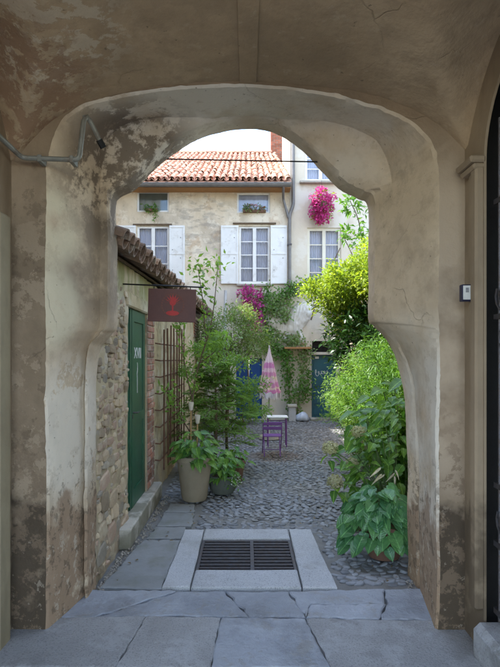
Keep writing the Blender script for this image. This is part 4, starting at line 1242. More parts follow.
for j in range(72):
    a = 2 * math.pi * j / 72; rr = .195 * (1 + .26 * math.cos(8 * a + .94 * 1.5)) * (1 + .08 * math.sin(3 * a)); z = .94 + .02 * math.cos(8 * a)
    c, s = math.cos(a), math.sin(a); t = .016
    z1_ = z - rnd.uniform(.09, .13)
    mb.add([(PX + rr * c - t * s, PY + rr * s + t * c, z), (PX + rr * c + t * s, PY + rr * s - t * c, z), (PX + rr * 1.03 * c + t * s * .5, PY + rr * 1.03 * s - t * c * .5, z1_), (PX + rr * 1.03 * c - t * s * .5, PY + rr * 1.03 * s + t * c * .5, z1_)], [(0, 1, 2, 3)])
kind(mb.build('fringe', m_fringe, can), 'stuff')
# stone bench, pedestal and sack against the far wall
tb = thing('garden_table', 'small pale-topped garden table behind the purple chair', 'table', (.54, 9.35, 0))
MB().box(.36, .76, 9.2, 9.5, .535, .56, .006).build('table_top', m_paint, tb)
for (x, y) in ((.39, 9.23), (.73, 9.23), (.39, 9.47), (.73, 9.47)): MB().tube([(x, y, 0), (x, y, .535)], .010, 7).build('leg', m_purple, tb)
MB().tube([(.39, 9.23, .46), (.73, 9.23, .46)], .007, 6).build('rail', m_purple, tb); MB().tube([(.39, 9.47, .46), (.73, 9.47, .46)], .007, 6).build('rail', m_purple, tb)
pd = thing('stone_pedestal', 'short weathered stone pedestal with a flat cap beside the sack', 'pedestal', (fx(291), 13.0, 0))
MB().box(fx(287.5), fx(294.5), 12.9, 13.12, -.02, .36, .01).build('shaft', m_granite, pd); MB().box(fx(286.5), fx(295.5), 12.87, 13.15, .36, .42, .008).build('cap', m_stepstone, pd)
me_ = MB().lathe((fx(301), 12.95, 0), [(.0, 0), (.14, 0), (.17, .05), (.16, .12), (.11, .18), (.05, .21), (.0, .22)], 22)
sk = me_.build('sack', m_bag, None, True, 80)
for v in sk.data.vertices: v.co += noise.noise_vector(v.co * 7) * .06; v.co.z = max(v.co.z, -.005)
tag(sk, 'crumpled white and blue sack beside the pedestal', 'sack')
# grey pole leaning by the wall
tag(MB().tube([(fx(224), 12.7, 0), (fx(226), 13.0, fz(292))], .04, 8).build('leaning_pole', m_pole, None, True), 'grey pole leaning on the facade behind the conifer', 'pole')

# ================================================================== PLANTS
def leaf_cloud(name, Pn, D, Nn, L, W, m, parent):
    n = len(Pn)
    D = D / (np.linalg.norm(D, axis=1, keepdims=True) + 1e-9)
    S = np.cross(D, Nn); S /= (np.linalg.norm(S, axis=1, keepdims=True) + 1e-9)
    U = np.cross(S, D)
    L = L[:, None]; W = W[:, None]
    off = np.array(parent_world(parent)) if parent else np.zeros(3)
    Pn = Pn - off
    V = np.empty((n, 5, 3))
    V[:, 0] = Pn
    V[:, 1] = Pn + D * L * .42 + S * W * .5 + U * W * .14
    V[:, 2] = Pn + D * L * .5 - U * L * .03
    V[:, 3] = Pn + D * L * .42 - S * W * .5 + U * W * .14
    V[:, 4] = Pn + D * L - U * L * .12
    me = bpy.data.meshes.new(name)
    me.vertices.add(n * 5); me.vertices.foreach_set('co', V.reshape(-1).astype(np.float32))
    b = (np.arange(n) * 5)[:, None]
    F = np.concatenate([b + np.array([[0, 2, 4, 1]]), b + np.array([[0, 3, 4, 2]])], axis=1).reshape(-1, 4)
    me.loops.add(F.size); me.loops.foreach_set('vertex_index', F.reshape(-1).astype(np.int32))
    me.polygons.add(len(F)); me.polygons.foreach_set('loop_start', (np.arange(len(F)) * 4).astype(np.int32))
    me.update(calc_edges=True); me.validate()
    me.materials.append(m)
    return link(name, me, parent)
def unit(n):
    v = nrng.normal(size=(n, 3)); return v / np.linalg.norm(v, axis=1, keepdims=True)
def blob_leaves(blobs, n, clump, per, droop=.2, shell=.55):
    """leaf positions gathered in clumps through ellipsoid volumes; returns P, D, N"""
    wts = np.array([b[3] * b[4] * b[5] for b in blobs]) ** .67; wts /= wts.sum()
    Ps, Ds = [], []
    for b, w_ in zip(blobs, wts):
        k = max(1, int(n * w_ / per)); c = np.array(b[:3]); r = np.array(b[3:6])
        u = unit(k); rad = shell + (1.05 - shell) * nrng.random(k) ** .6
        rad *= 1 + .18 * np.array([noise.noise(Vector(q) * 2.3 + Vector(c)) for q in u])
        cc = c + u * r * rad[:, None]
        for q, uu in zip(cc, u):
            m_ = max(3, int(per * nrng.uniform(.5, 1.5)))
            Ps.append(q + nrng.normal(size=(m_, 3)) * clump); Ds.append(uu * .8 + unit(m_) * .9 + np.array([0, 0, .15 - droop]))
    Pn = np.concatenate(Ps); D = np.concatenate(Ds)
    Nn = unit(len(Pn)) * .7 + np.array([0, 0, 1.0])
    return Pn, D, Nn
def crown(name, blobs, n, L, W, m, parent, clump=.07, per=14, droop=.2, shell=.5):
    Pn, D, Nn = blob_leaves(blobs, n, clump, per, droop, shell)
    k = len(Pn)
    return leaf_cloud(name, Pn, D, Nn, L * nrng.uniform(.6, 1.25, k), W * nrng.uniform(.7, 1.2, k), m, parent)
def limb(pts, r0, r1, name, m, parent, n=7):
    c = catmull(pts, 4); k = len(c)
    return MB().tube([Vector(p) for p in c], [r0 + (r1 - r0) * i / (k - 1) for i in range(k)], n).build(name, m, parent, True)
# shaped single leaves
def leaf_mesh(name, m, wid=.32, droop=.25, cup=.12, heart=.0, st=8, wave=.02):
    vs = []; fs = []
    for i in range(st + 1):
        t = i / st
        w_ = wid * (math.sin(math.pi * min(1, t ** .62)) ** .8) * (1 if t < 1 else 0) + .004
        if heart and t < .15: w_ = max(w_, wid * (.45 + t * 2.5))
        for k, q in enumerate((-1, -.5, 0, .5, 1)):
            z = -droop * t * t + cup * abs(q) * w_ * 2 + wave * math.sin(t * 14 + q * 2) * abs(q)
            x = t - (heart * abs(q) if t < .15 else 0)
            vs.append((x, q * w_, z))
    for i in range(st):
        for k in range(4):
            a = i * 5 + k; fs.append((a, a + 1, a + 6, a + 5))
    return mesh_of(MB().add(vs, fs), name, m, True)
def put_leaf(me, parent, base, d, up=(0, 0, 1), s=.1, sw=1.0, name='leaf'):
    d = Vector(d).normalized(); up = Vector(up); y = up.cross(d)
    if y.length < 1e-3: y = Vector((0, 1, 0))
    y.normalize(); zv = d.cross(y)
    M = Matrix((d, y, zv)).transposed().to_4x4()
    M = Matrix.Translation(Vector(base)) @ M @ Matrix.Diagonal((s, s * sw, s, 1))
    return inst_m(name, me, parent, M)

lm_hosta = [leaf_mesh('leaf', l_hosta, .38, .28, .10, .12), leaf_mesh('leaf', l_hosta, .35, .42, .14, .1)]
lm_broad = [leaf_mesh('leaf', l_broad, .27, .25, .12), leaf_mesh('leaf', l_broad, .25, .4, .2)]
lm_pot = [leaf_mesh('leaf', l_pot, .31, .3, .12, .05), leaf_mesh('leaf', l_pot, .34, .5, .15, .06)]
lm_dry = leaf_mesh('leaf', l_dry, .09, .5, .3)

# --- hosta in its pot by the arch pier
hp = thing('plant_pot', 'dark clay pot holding the big-leaved hosta beside the arch pier', 'pot', (1.16, 4.25, 0))
MB().lathe((1.16, 4.25, 0), [(.0, .0), (.13, .0), (.16, .08), (.19, .20), (.205, .20), (.205, .23), (.175, .23), (.165, .19), (.0, .18)], 28).build('body', m_terra, hp, True)
ho = thing('hosta', 'hosta with broad veined leaves spilling towards the passage', 'plant', (1.10, 4.2, .2))
c = Vector((1.12, 4.22, .22))
for i in range(150):
    ring_ = rnd.random() ** .7
    a = rnd.uniform(R(135), R(325)) if rnd.random() < .8 else rnd.uniform(0, 6.283)
    out = Vector((math.cos(a) * 1.05, math.sin(a) * .8, 0))
    b = c + out * (.05 + .26 * ring_) + Vector((0, 0, .36 * (1 - ring_) ** .8 + rnd.uniform(-.02, .05) - .07 * (ring_ > .8)))
    if i % 2: limb([c, c.lerp(b, .5) + Vector((0, 0, .06)), b], .006, .004, 'stem', m_stem, ho, 5)
    put_leaf(lm_hosta[i % 2], ho, b, out + Vector((rnd.uniform(-.3, .3), rnd.uniform(-.3, .3), rnd.uniform(-.4, .1) - .55 * ring_)), (rnd.uniform(-.6, .3), rnd.uniform(-.9, .1), .9), rnd.uniform(.085, .14), rnd.uniform(1.05, 1.3))
# --- hydrangea with faded heads
hy = thing('hydrangea', 'leafy hydrangea with faded greenish flower heads leaning over the cobbles', 'shrub', (1.30, 4.75, 0))
hb = Vector((1.30, 4.75, 0))
heads = [px3(330, 448, 4.5), px3(335, 482, 4.35), px3(359, 432, 4.7), px3(352, 463, 4.75), px3(365, 445, 5.0)]
mbh = []
for i, h in enumerate(heads):
    h = Vector(h); limb([hb, hb.lerp(h, .5) + Vector((.05, 0, .15)), h], .008, .004, 'stem', m_stem, hy, 6)
    k = 420; u = unit(k)
    rr = .072 if i < 3 else .055
    leaf_cloud('flower_head', np.array(h) + u * rr * np.array([1, 1, .85]) * nrng.uniform(.6, 1.08, (k, 1)), np.cross(u, unit(k)), u + unit(k) * .7, .022 * nrng.uniform(.6, 1.2, k), .02 * nrng.uniform(.6, 1.2, k), l_head, hy)
    for q in range(4):
        a = rnd.uniform(0, 6.28)
        put_leaf(lm_broad[q % 2], hy, h - Vector((0, 0, .05)) + Vector((math.cos(a) * .02, math.sin(a) * .02, -.02 * q)), (math.cos(a) * .8 + .2, math.sin(a) * .8, -.35), (0, 0, 1), rnd.uniform(.09, .13), 1.15)
for i in range(190):
    px_, py_ = rnd.uniform(345, 404), rnd.uniform(395, 505)
    if px_ < 365 and py_ < 425: continue
    b = Vector(px3(px_, py_, rnd.uniform(4.55, 5.1)))
    a = rnd.uniform(R(120), R(300))
    put_leaf(lm_broad[i % 2], hy, b, (math.cos(a), math.sin(a), rnd.uniform(-.9, .3)), (rnd.uniform(-.4, .3), rnd.uniform(-.8, 0), 1), rnd.uniform(.075, .165), rnd.uniform(.95, 1.4))
for i in range(16):
    b = Vector(px3(rnd.uniform(350, 400), rnd.uniform(400, 470), 4.95))
    limb([hb + Vector((rnd.uniform(-.1, .2), rnd.uniform(-.1, .1), 0)), (hb + b) / 2 + Vector((.05, 0, .1)), b], .007, .004, 'stem', m_stem, hy, 5)
for i in range(6):
    b = Vector(px3(rnd.uniform(374, 396), rnd.uniform(464, 478), rnd.uniform(4.3, 4.6)))
    a = rnd.uniform(R(150), R(330))
    put_leaf(lm_dry, hy, b, (math.cos(a), math.sin(a) * .6, -.7), (0, -1, .4), rnd.uniform(.08, .13))
# --- tall broad-leaved plant behind it
bp = thing('broadleaf_shrub', 'upright shrub with large glossy leaves next to the arch jamb', 'shrub', (1.55, 5.3, 0))
for i in range(9):
    x = 1.55 + rnd.uniform(-.35, .35); y = 5.3 + rnd.uniform(-.25, .25); t = Vector((x + rnd.uniform(-.25, .1), y - .1, rnd.uniform(.9, 1.55)))
    limb([(1.55 + (x - 1.55) * .4, y, 0), ((x + 1.55) / 2, y, t.z * .5), t], .010, .005, 'stem', m_stem, bp, 6)
    for q in range(13):
        f = .3 + .7 * q / 12; b = Vector((1.55 + (x - 1.55) * .4, y, 0)).lerp(t, f); a = q * 2.4 + rnd.uniform(-.4, .4)
        put_leaf(lm_broad[q % 2], bp, b, (math.cos(a), math.sin(a), rnd.uniform(-.5, .5)), (rnd.uniform(-.3, .3), rnd.uniform(-.6, 0), 1), rnd.uniform(.16, .26), rnd.uniform(.85, 1.15))
# --- feathery bamboo-like shrub
def feather(name, label, base, n_st, h, spread, m, per=46, L=.075, W=.013, lean_=(0, 0)):
    t = thing(name, label, 'shrub', base)
    Ps, Ds = [], []; mbs = MB()
    for i in range(n_st):
        a = rnd.uniform(0, 6.283); r_ = spread * math.sqrt(rnd.random()); hh = h * rnd.uniform(.55, 1.05) * (1 - .35 * r_ / spread)
        b = Vector(base) + Vector((math.cos(a) * r_ * .45, math.sin(a) * r_ * .45, 0))
        tip = b + Vector((math.cos(a) * r_ * .9 + lean_[0], math.sin(a) * r_ * .9 + lean_[1], hh))
        end = tip + Vector((math.cos(a) * .2 + lean_[0] * .4, math.sin(a) * .2, -.12 * rnd.random()))
        c = catmull([b, b.lerp(tip, .6) + Vector((0, 0, .1)), tip, end], 6)
        if i % 4 == 0: mbs.tube([Vector(q) for q in c], .005, 4)
        for k in range(per):
            f = .12 + .88 * rnd.random(); q = c[min(len(c) - 1, int(f * (len(c) - 1)))]
            Ps.append(np.array(q) + nrng.normal(size=3) * .05); Ds.append(np.array([math.cos(a) * .5, math.sin(a) * .5, .1]) + unit(1)[0] * .9 + np.array([0, 0, -.1]))
    k = len(Ps)
    leaf_cloud('foliage', np.array(Ps), np.array(Ds), unit(k) + np.array([0, 0, .9]), L * nrng.uniform(.6, 1.3, k), W * nrng.uniform(.7, 1.2, k), m, t)
    mbs.build('stem', m_stem, t)
    return t
feather('feathery_shrub', 'soft feathery green shrub hiding the edge of the blue door', (1.90, 7.6, 0), 190, 2.0, .46, l_feather, 110, .07, .013)
feather('feathery_shrub', 'taller feathery shrub arching out behind the broad leaves', (2.05, 6.5, 0), 150, 2.25, .5, l_mid, 90, .085, .017)
feather('feathery_shrub', 'dense low feathery shrub filling the gap behind the hydrangea', (1.85, 5.75, 0), 110, 1.25, .42, l_mid, 80, .075, .018)
# --- dark laurel
dl = thing('laurel_shrub', 'dark glossy laurel below the bright climbing foliage', 'shrub', (2.05, 8.6, 0))
limb([(2.05, 8.6, 0), (2.0, 8.55, 1.0), (1.95, 8.5, 2.0)], .05, .02, 'trunk', m_bark, dl)
crown('crown', [(1.95, 8.5, 2.05, .58, .5, .55), (1.82, 8.3, 1.75, .28, .35, .35), (2.15, 7.9, 1.9, .3, .4, .5)], 3200, .13, .05, l_dark, dl, .08, 12)
# --- bright canopy
bt = thing('bright_tree', 'bright yellow-green tree crown lit by the sun above the shrubs', 'tree', (2.2, 9.0, 0))
limb([(2.2, 9.0, 0), (2.15, 9.0, 1.2), (2.05, 8.95, 2.2), (1.9, 8.8, 2.9)], .06, .02, 'trunk', m_bark, bt)
for (tx, ty, tz) in ((1.3, 8.8, 2.75), (1.7, 8.5, 3.3), (2.3, 8.4, 3.6), (2.2, 9.4, 3.3)):
    limb([(2.08, 8.95, 2.0), ((2.08 + tx) / 2, (8.95 + ty) / 2, (2.0 + tz) / 2 + .1), (tx, ty, tz)], .025, .008, 'limb', m_bark, bt)
crown('crown', [(1.95, 8.8, 2.75, .75, .6, .55), (1.62, 8.8, 2.78, .40, .4, .28), (2.25, 8.4, 3.2, .5, .5, .5), (1.75, 8.6, 2.95, .4, .4, .35), (1.2, 8.9, 2.85, .25, .25, .15), (1.78, 8.8, 2.3, .3, .3, .3), (2.1, 7.9, 3.1, .4, .5, .45)], 13000, .085, .034, l_yellow, bt, .06, 14, .15, .55)
crown('inner_foliage', [(2.0, 8.9, 2.6, .6, .5, .5)], 1500, .09, .036, l_bright, bt, .08, 12)
# --- climbing rose sprigs high on the right
cr = thing('climber', 'thin leafy climber hanging against the pale facade near the arch', 'climber', (2.3, 10.4, 0))
limb([(2.42, 10.4, 0), (2.42, 10.4, 2.5), (2.35, 10.3, 4.2), (2.1, 10.2, 4.85)], .02, .008, 'stem', m_bark, cr)
limb([(2.38, 10.35, 3.3), (2.15, 10.3, 3.8), (1.95, 10.2, 4.15)], .012, .005, 'stem', m_bark, cr)
limb([(1.65, 12.9, 2.6), (1.9, 12.8, 3.4), (2.35, 12.6, 4.4)], .02, .012, 'stem', m_bark, cr)
crown('foliage', [(2.15, 10.2, 4.75, .22, .2, .16), (1.98, 10.15, 4.15, .16, .15, .1), (2.15, 10.15, 4.0, .18, .15, .13), (2.33, 10.2, 4.4, .1, .12, .35)], 260, .14, .06, l_mid, cr, .05, 7)

# --- conifer with layered fronds, in a tub
def conifer(name, label, base, h, r_, m, nb=70, z0=.35, L=.05):
    t = thing(name, label, 'shrub', base)
    B = Vector(base)
    limb([B, B + Vector((.02, 0, h * .5)), B + Vector((0, 0, h * .97))], .03, .008, 'trunk', m_bark, t)
    Ps, Ds, Ns = [], [], []; mbs = MB()
    for i in range(nb):
        f = i / nb; z = z0 + (h - z0) * f ** .9; a = i * 2.39996 + rnd.uniform(-.3, .3)
        ln = r_ * (1.05 - .72 * f) * rnd.uniform(.65, 1.12)
        out = Vector((math.cos(a), math.sin(a), 0)); side = Vector((-out.y, out.x, 0))
        p0 = B + Vector((0, 0, z)); p1 = p0 + out * ln * .6 + Vector((0, 0, .07)); p2 = p0 + out * ln + Vector((0, 0, -.02 + .05 * rnd.random()))
        c = catmull([p0, p1, p2], 6); mbs.tube([Vector(q) for q in c], .005, 4)
        for k in range(2, 13):
            q = Vector(c[k - (k == 13)]) if k < len(c) else Vector(c[-1])
            for s in (-1, 1):
                fl = ln * .38 * (1 - .55 * k / 12) + .03
                dd = (out * .75 + side * s * .8 + Vector((0, 0, rnd.uniform(-.12, .18)))).normalized()
                for u in range(7):
                    w_ = q + dd * fl * (u + .5) / 7
                    for s2 in (-1, 1):
                        Ps.append(w_ + Vector((0, 0, rnd.uniform(-.008, .008)))); Ds.append(dd + Vector((-dd.y, dd.x, 0)) * s2 * .7 + Vector((0, 0, rnd.uniform(-.1, .25)))); Ns.append((rnd.uniform(-.3, .3), rnd.uniform(-.3, .3), 1))
    k = len(Ps)
    leaf_cloud('fronds', np.array([tuple(p) for p in Ps]), np.array([tuple(p) for p in Ds]), np.array(Ns), L * nrng.uniform(.7, 1.3, k), L * .38 * nrng.uniform(.8, 1.2, k), m, t)
    mbs.build('branch', m_bark, t)
    return t
conifer('conifer_shrub', 'layered dark green conifer standing behind the clay pots', (-.47, 7.3, 0), 1.55, .62, l_conifer, 40, .36, .05)
ls = thing('layered_shrub', 'loose pale green shrub in layers before the blue double door', 'shrub', (-.30, 7.75, 0))
limb([(-.30, 7.75, 0), (-.32, 7.72, .7), (-.28, 7.7, 1.5)], .028, .010, 'trunk', m_bark, ls)
lay = [(205, 350, .30), (230, 362, .34), (252, 384, .26), (214, 380, .38), (200, 402, .3), (240, 396, .28), (226, 428, .34), (254, 412, .22), (188, 372, .2), (222, 340, .18)]
blobs = []
for (a, b, r_) in lay:
    q = Vector(px3(a, b, 7.65 + rnd.uniform(-.2, .15))); blobs.append((q.x, q.y, q.z, r_, r_ * .8, .085))
    limb([(-.31, 7.72, max(.3, q.z - .25)), ((q.x - .31) / 2, (q.y + 7.72) / 2, q.z - .05), (q.x, q.y, q.z)], .012, .004, 'limb', m_bark, ls, 5)
crown('crown', blobs, 6500, .055, .023, l_feather, ls, .045, 13, .25, .25)
# --- grey-green tree behind
gt = thing('grey_green_tree', 'soft grey-green tree in front of the far facade', 'tree', (-.45, 11.2, 0))
limb([(-.45, 11.2, 0), (-.42, 11.2, 1.2), (-.35, 11.2, 2.2)], .05, .015, 'trunk', m_bark, gt)
for (tx, tz) in ((-.8, 2.3), (0, 2.35), (.2, 2.0)): limb([(-.43, 11.2, 1.1), (tx * .6 - .2, 11.15, (1.1 + tz) / 2), (tx, 11.1, tz)], .02, .006, 'limb', m_bark, gt)
crown('crown', [(-.4, 11.1, 2.2, .62, .5, .52), (.1, 11.0, 1.95, .4, .4, .35), (-.85, 11.1, 1.9, .35, .4, .4), (-.1, 11.1, 2.6, .25, .3, .25)], 9000, .075, .024, l_greygreen, gt, .07, 12)
# --- slender sapling with open branches
sp = thing('sapling', 'slender open sapling with small leaves rising past the maroon sign', 'tree', (-.74, 6.55, 0))
stems = [[(-.74, 6.55, 0), (-.74, 6.5, .6), (-.66, 6.4, 1.4), (-.45, 6.3, 2.1), (-.36, 6.25, 2.85)],
         [(-.70, 6.45, 1.1), (-.80, 6.4, 1.6), (-.86, 6.35, 2.15)],
         [(-.52, 6.33, 1.9), (-.56, 6.3, 2.4), (-.62, 6.3, 2.8)],
         [(-.74, 6.5, .7), (-.9, 6.4, 1.0), (-.98, 6.3, 1.25)], [(-.6, 6.36, 1.6), (-.40, 6.3, 1.75), (-.28, 6.2, 1.95)]]
Ps, Ds = [], []
for i, s in enumerate(stems):
    limb(s, .020 if i == 0 else .010, .004, 'trunk' if i == 0 else 'branch', m_bark, sp, 6)
    c = catmull(s, 8); lo = 14 if i == 0 else 4
    for k in range(lo, len(c)):
        for q in range(5):
            Ps.append(c[k] + nrng.normal(size=3) * .03); Ds.append(unit(1)[0] + np.array([0, -.1, .1]))
    for q in range(26):
        Ps.append(c[-1] + nrng.normal(size=3) * np.array([.09, .09, .07])); Ds.append(unit(1)[0] + np.array([0, 0, .2]))
k = len(Ps)
leaf_cloud('foliage', np.array(Ps), np.array(Ds), unit(k) + np.array([0, 0, .8]), .085 * nrng.uniform(.6, 1.2, k), .036 * nrng.uniform(.8, 1.2, k), l_feather, sp)

# --- pots by the outbuilding
pp = thing('plant_pot', 'tall tapered buff clay pot by the door step', 'pot', (-.62, 5.9, 0))
MB().lathe((-.62, 5.9, 0), [(.0, .0), (.135, .0), (.15, .03), (.205, .46), (.222, .465), (.224, .52), (.20, .525), (.192, .47), (.0, .46)], 36).build('body', m_pot, pp, True)
MB().lathe((-.62, 5.9, .475), [(.188, 0), (.1, .008), (0.001, .015)], 24).build('soil', m_soil, pp)
def leafy(name, label, c, r_, n, hmin, hmax, meshes, s0, s1, front=.5, group=None):
    t = thing(name, label, 'plant', c); C = Vector(c)
    for i in range(n):
        a = rnd.uniform(0, 6.283)
        if rnd.random() < front: a = rnd.uniform(R(180), R(360))
        rr = r_ * math.sqrt(rnd.random()); out = Vector((math.cos(a), math.sin(a), 0))
        b = C + out * rr + Vector((0, 0, rnd.uniform(hmin, hmax) * (1.1 - .5 * rr / r_)))
        if i % 2 == 0: limb([C + out * rr * .3, C.lerp(b, .6) + Vector((0, 0, .02)), b], .005, .003, 'stem', m_stem, t, 5)
        put_leaf(meshes[i % len(meshes)], t, b, out + Vector((0, 0, rnd.uniform(-.8, .3))), (rnd.uniform(-.4, .4), rnd.uniform(-.7, 0), 1), rnd.uniform(s0, s1), rnd.uniform(.9, 1.15))
    return t
leafy('pot_plant', 'bright green leafy plant spilling over the tall clay pot', (-.62, 5.88, .48), .24, 95, -.04, .34, lm_pot, .08, .145)
bw = thing('planter_bowl', 'wide dark grey planter bowl beside the tall clay pot', 'pot', (-.30, 6.2, 0))
MB().lathe((-.30, 6.2, 0), [(.0, .0), (.13, .0), (.165, .06), (.185, .19), (.205, .195), (.205, .225), (.18, .225), (.17, .18), (.0, .18)], 32).build('body', m_bowl, bw, True)
MB().lathe((-.30, 6.2, .185), [(.168, 0), (.1, .03), (.001, .05)], 24).build('soil', m_soil, bw)
leafy('pot_plant', 'rounded bluish green leaves growing in the grey planter bowl', (-.30, 6.18, .2), .21, 75, .0, .34, [lm_pot[1], lm_broad[0]], .075, .13)
tp2 = thing('plant_pot', 'small terracotta pot half hidden behind the planter bowl', 'pot', (-.17, 6.75, 0))
MB().lathe((-.17, 6.75, 0), [(.0, .0), (.10, .0), (.14, .24), (.155, .24), (.155, .29), (.135, .29), (.13, .24), (.0, .23)], 28).build('body', m_terra, tp2, True)
wf = thing('flowering_plant', 'small plant with white flowers at the edge of the grey bowl', 'plant', (-.16, 6.1, .2))
k = 90
leaf_cloud('flower', np.array([-.13, 6.02, .17]) + nrng.normal(size=(k, 3)) * np.array([.03, .03, .03]), unit(k), unit(k) + np.array([0, -.5, .6]), np.full(k, .02), np.full(k, .018), l_whitef, wf)
leaf_cloud('foliage', np.array([-.15, 6.06, .17]) + nrng.normal(size=(k, 3)) * np.array([.05, .04, .04]), unit(k), unit(k) + np.array([0, 0, .8]), np.full(k, .05), np.full(k, .025), l_mid, wf)
leafy('pot_plant', 'leafy plant in the small terracotta pot under the conifer', (-.17, 6.73, .26), .2, 40, .0, .22, lm_pot, .07, .12)
# garden torches
for (px_, py0, py1, Y, lab) in ((191, 402, 450, 6.3, 'bamboo garden torch with frosted cup, the taller of the two'), (197.5, 415, 455, 6.15, 'shorter bamboo garden torch with frosted cup in the clay pot')):
    tpp = Vector(px3(px_, py0, Y)); g = thing('garden_torch', lab, 'torch', (tpp.x, Y, .48 if Y < 6.2 else 0), 'garden torches among the pots')
    MB().tube([(tpp.x - .01, Y, .40 if Y < 6.2 else 0), (tpp.x, Y, tpp.z - .09)], .010, 7).build('cane', m_bamboo, g)
    MB().lathe((tpp.x, Y, tpp.z), [(.0, -.12), (.022, -.10), (.034, -.03), (.034, 0), (.028, 0), (.026, -.03)], 16).build('cup', m_candle, g, True)

# --- bougainvilleas
def flowers(name, label, blobs, n, m, L, W, gn, cat='flowers'):
    t = thing(name, label, cat, (blobs[0][0], blobs[0][1], blobs[-1][2] - blobs[-1][5]))
    crown('blossom', blobs, n, L, W, m, t, .04, 12, .3, .6)
    crown('foliage', blobs, gn, L * 1.1, W * .8, l_yellow if gn < 260 else l_mid, t, .05, 8, .3, .7)
    return t
hb_ = flowers('hanging_bougainvillea', 'magenta bougainvillea hanging above the cream window of the tall house', [(fx(320), 13.0, fz(203), .30, .22, .24), (fx(320), 13.02, fz(213), .29, .2, .26), (fx(321), 13.0, fz(220), .2, .16, .14)], 1500, l_pink, .075, .055, 240)
MB().lathe((fx(320), 13.02, fz(212)), [(.001, 0), (.12, .02), (.18, .14), (.19, .15)], 18).build('basket', m_darkwood, hb_)
MB().tube([(fx(320), 13.02, fz(207)), (fx(320), 13.02, T2[2] - .06)], .005, 6).build('hanger', m_black, hb_)
bg2 = flowers('climbing_bougainvillea', 'magenta bougainvillea cascading below the shuttered window', [(fx(250), 13.05, fz(296), .28, .18, .2), (fx(254), 13.02, fz(308), .26, .18, .22), (fx(255), 13.0, fz(322), .16, .14, .26)], 1250, l_pink2, .075, .055, 300)
limb([(fx(250), 13.2, 0), (fx(248), 13.2, 1.8), (fx(253), 13.1, fz(305))], .03, .01, 'stem', m_bark, bg2)
# --- ivy on the facade round the lion
iv = thing('ivy', 'straggling ivy climbing the facade around the lion shelf', 'climber', (fx(296), 13.2, 0))
runs = [[(290, 420), (288, 380), (284, 356), (272, 345), (266, 325), (264, 300), (268, 290)], [(296, 418), (300, 385), (303, 360), (306, 350)], [(272, 306), (282, 296), (292, 290), (306, 286), (312, 284)], [(284, 350), (270, 352), (262, 340)], [(300, 385), (305, 395), (308, 372)], [(268, 312), (277, 309), (284, 318), (288, 306)], [(272, 334), (284, 340), (294, 342), (297, 338)], [(288, 352), (287, 372), (289, 398)], [(264, 300), (276, 300), (288, 298), (296, 285)]]
for s in runs:
    pts = [(fx(a), 13.2, fz(b)) for a, b in s]
    limb(pts, .014, .006, 'stem', m_bark, iv, 5)
    c = np.array(catmull(pts, 10)); k = len(c) * 11
    P_ = c[nrng.integers(0, len(c), k)] + nrng.normal(size=(k, 3)) * np.array([.10, .03, .10]); P_[:, 1] = 13.1 + nrng.normal(size=k) * .04
    leaf_cloud('foliage', P_, unit(k) + np.array([0, -.4, -.3]), unit(k) * .6 + np.array([0, -1, .4]), .085 * nrng.uniform(.6, 1.2, k), .05 * nrng.uniform(.7, 1.2, k), l_mid if len(s) % 2 else l_greygreen, iv)
# low planting along the far wall
for (px_, lab) in ((243, 'low shrub growing at the foot of the blue double door'), (213, 'low shrub in the corner behind the layered conifer')):
    t = thing('low_shrub', lab, 'shrub', (fx(px_), 12.6, 0))
    crown('crown', [(fx(px_), 12.5, .35, .4, .3, .35)], 900, .08, .03, l_feather, t)
    limb([(fx(px_), 12.6, 0), (fx(px_), 12.55, .4)], .03, .01, 'stem', m_bark, t)
# sill plants in the attic windows
s1 = thing('sill_plant', 'trailing green plant on the sill of the attic window over the partly hidden shutter', 'plant', (fx(152), FY - .05, A1[2]))
crown('foliage', [(fx(150), FY - .08, A1[2] + .1, .2, .08, .09), (fx(156), FY - .1, A1[2] - .08, .06, .05, .15)], 230, .07, .035, l_mid, s1, .03, 8)
MB().box(fx(146), fx(158), FY - .09, FY + .02, A1[2] + .002, A1[2] + .07, .01).build('trough', m_terra, s1)
s2 = thing('sill_plant', 'red geraniums in a trough on the attic window sill nearest the downpipe', 'plant', (fx(254), FY - .05, A2[2]))
crown('foliage', [(fx(254), FY - .08, A2[2] + .1, .33, .09, .07)], 260, .06, .035, l_greygreen, s2, .03, 8)
crown('blossom', [(fx(254), FY - .1, A2[2] + .13, .28, .08, .06)], 150, .035, .03, leafmat('red_petal', (.5, .10, .06), (.36, .07, .05), .3, .7, tcol=(.6, .1, .05)), s2, .02, 8)
MB().box(fx(243), fx(266), FY - .09, FY + .02, A2[2] + .002, A2[2] + .07, .01).build('trough', m_terra, s2)
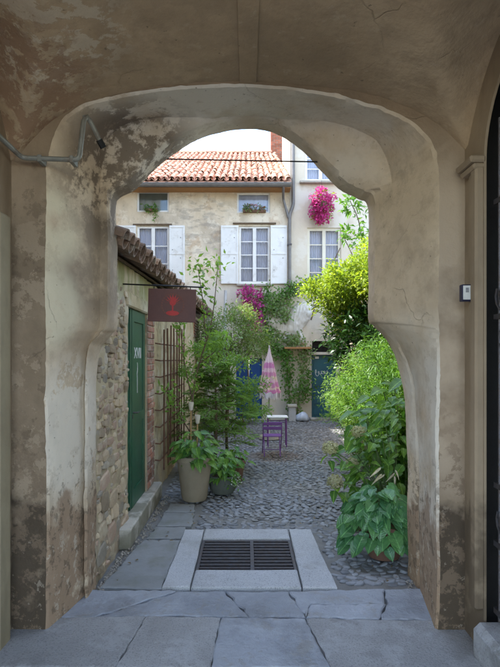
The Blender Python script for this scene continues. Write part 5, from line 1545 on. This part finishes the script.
print('tris', sum(len(o.data.polygons) * 2 for o in bpy.data.objects if o.type == 'MESH'), 'objs', len(bpy.data.objects))
# loose grit and crumbs of mortar along the wall feet
grit = MB()
def crumbs(n, f):
    for _ in range(n):
        x, y, sz = f(); z = -.02 + rnd.uniform(0, .012)
        M = Matrix.LocRotScale(Vector((x, y, z)), Euler((rnd.uniform(0, 3), rnd.uniform(0, 3), rnd.uniform(0, 3))), Vector((sz, sz * rnd.uniform(.5, 1), sz * .6)))
        c = cob_mb[rnd.randrange(6)]
        grit.add([M @ Vector(v) for v in c.v], c.f)
def along(x0, y0, x1, y1, w):
    def f():
        t = rnd.random(); return (x0 + (x1 - x0) * t + abs(rnd.gauss(0, w)) * (1 if x0 < 0 else -1), y0 + (y1 - y0) * t, rnd.uniform(.004, .014))
    return f
crumbs(260, along(-1.10, 3.6, -1.08, 4.5, .035)); crumbs(120, along(-1.20, 3.1, -1.11, 3.65, .02)); crumbs(120, along(1.20, 3.1, 1.25, 3.8, .025)); crumbs(160, along(-1.02, 4.4, -1.0, 6.1, .04))
kind(grit.build('gravel', m_mortar), 'stuff', 'loose grit along the foot of the walls')

# fallen leaves on the cobbles and flags
k = 420
P_ = np.stack([nrng.uniform(-1.0, 2.2, k), nrng.uniform(3.7, 13.0, k), np.full(k, .006) + nrng.uniform(0, .008, k)], axis=1)
P_[:140, 0] = nrng.uniform(.9, 2.1, 140); P_[140:220, 0] = nrng.uniform(-1.0, -.2, 80)
keep = ~((P_[:, 0] > -.64) & (P_[:, 0] < .68) & (P_[:, 1] < 4.9))
P_ = P_[keep]; k = len(P_)
D_ = unit(k); D_[:, 2] *= .15
leaf_litter = leafmat('fallen_leaf', (.26, .19, .07), (.14, .09, .04), .2, .8)
kind(leaf_cloud('fallen_leaves', P_, D_, unit(k) * .3 + np.array([0, 0, 1.0]), .04 * nrng.uniform(.5, 1.3, k), .02 * nrng.uniform(.6, 1.2, k), leaf_litter, None), 'stuff', 'fallen leaves scattered over the cobbles')
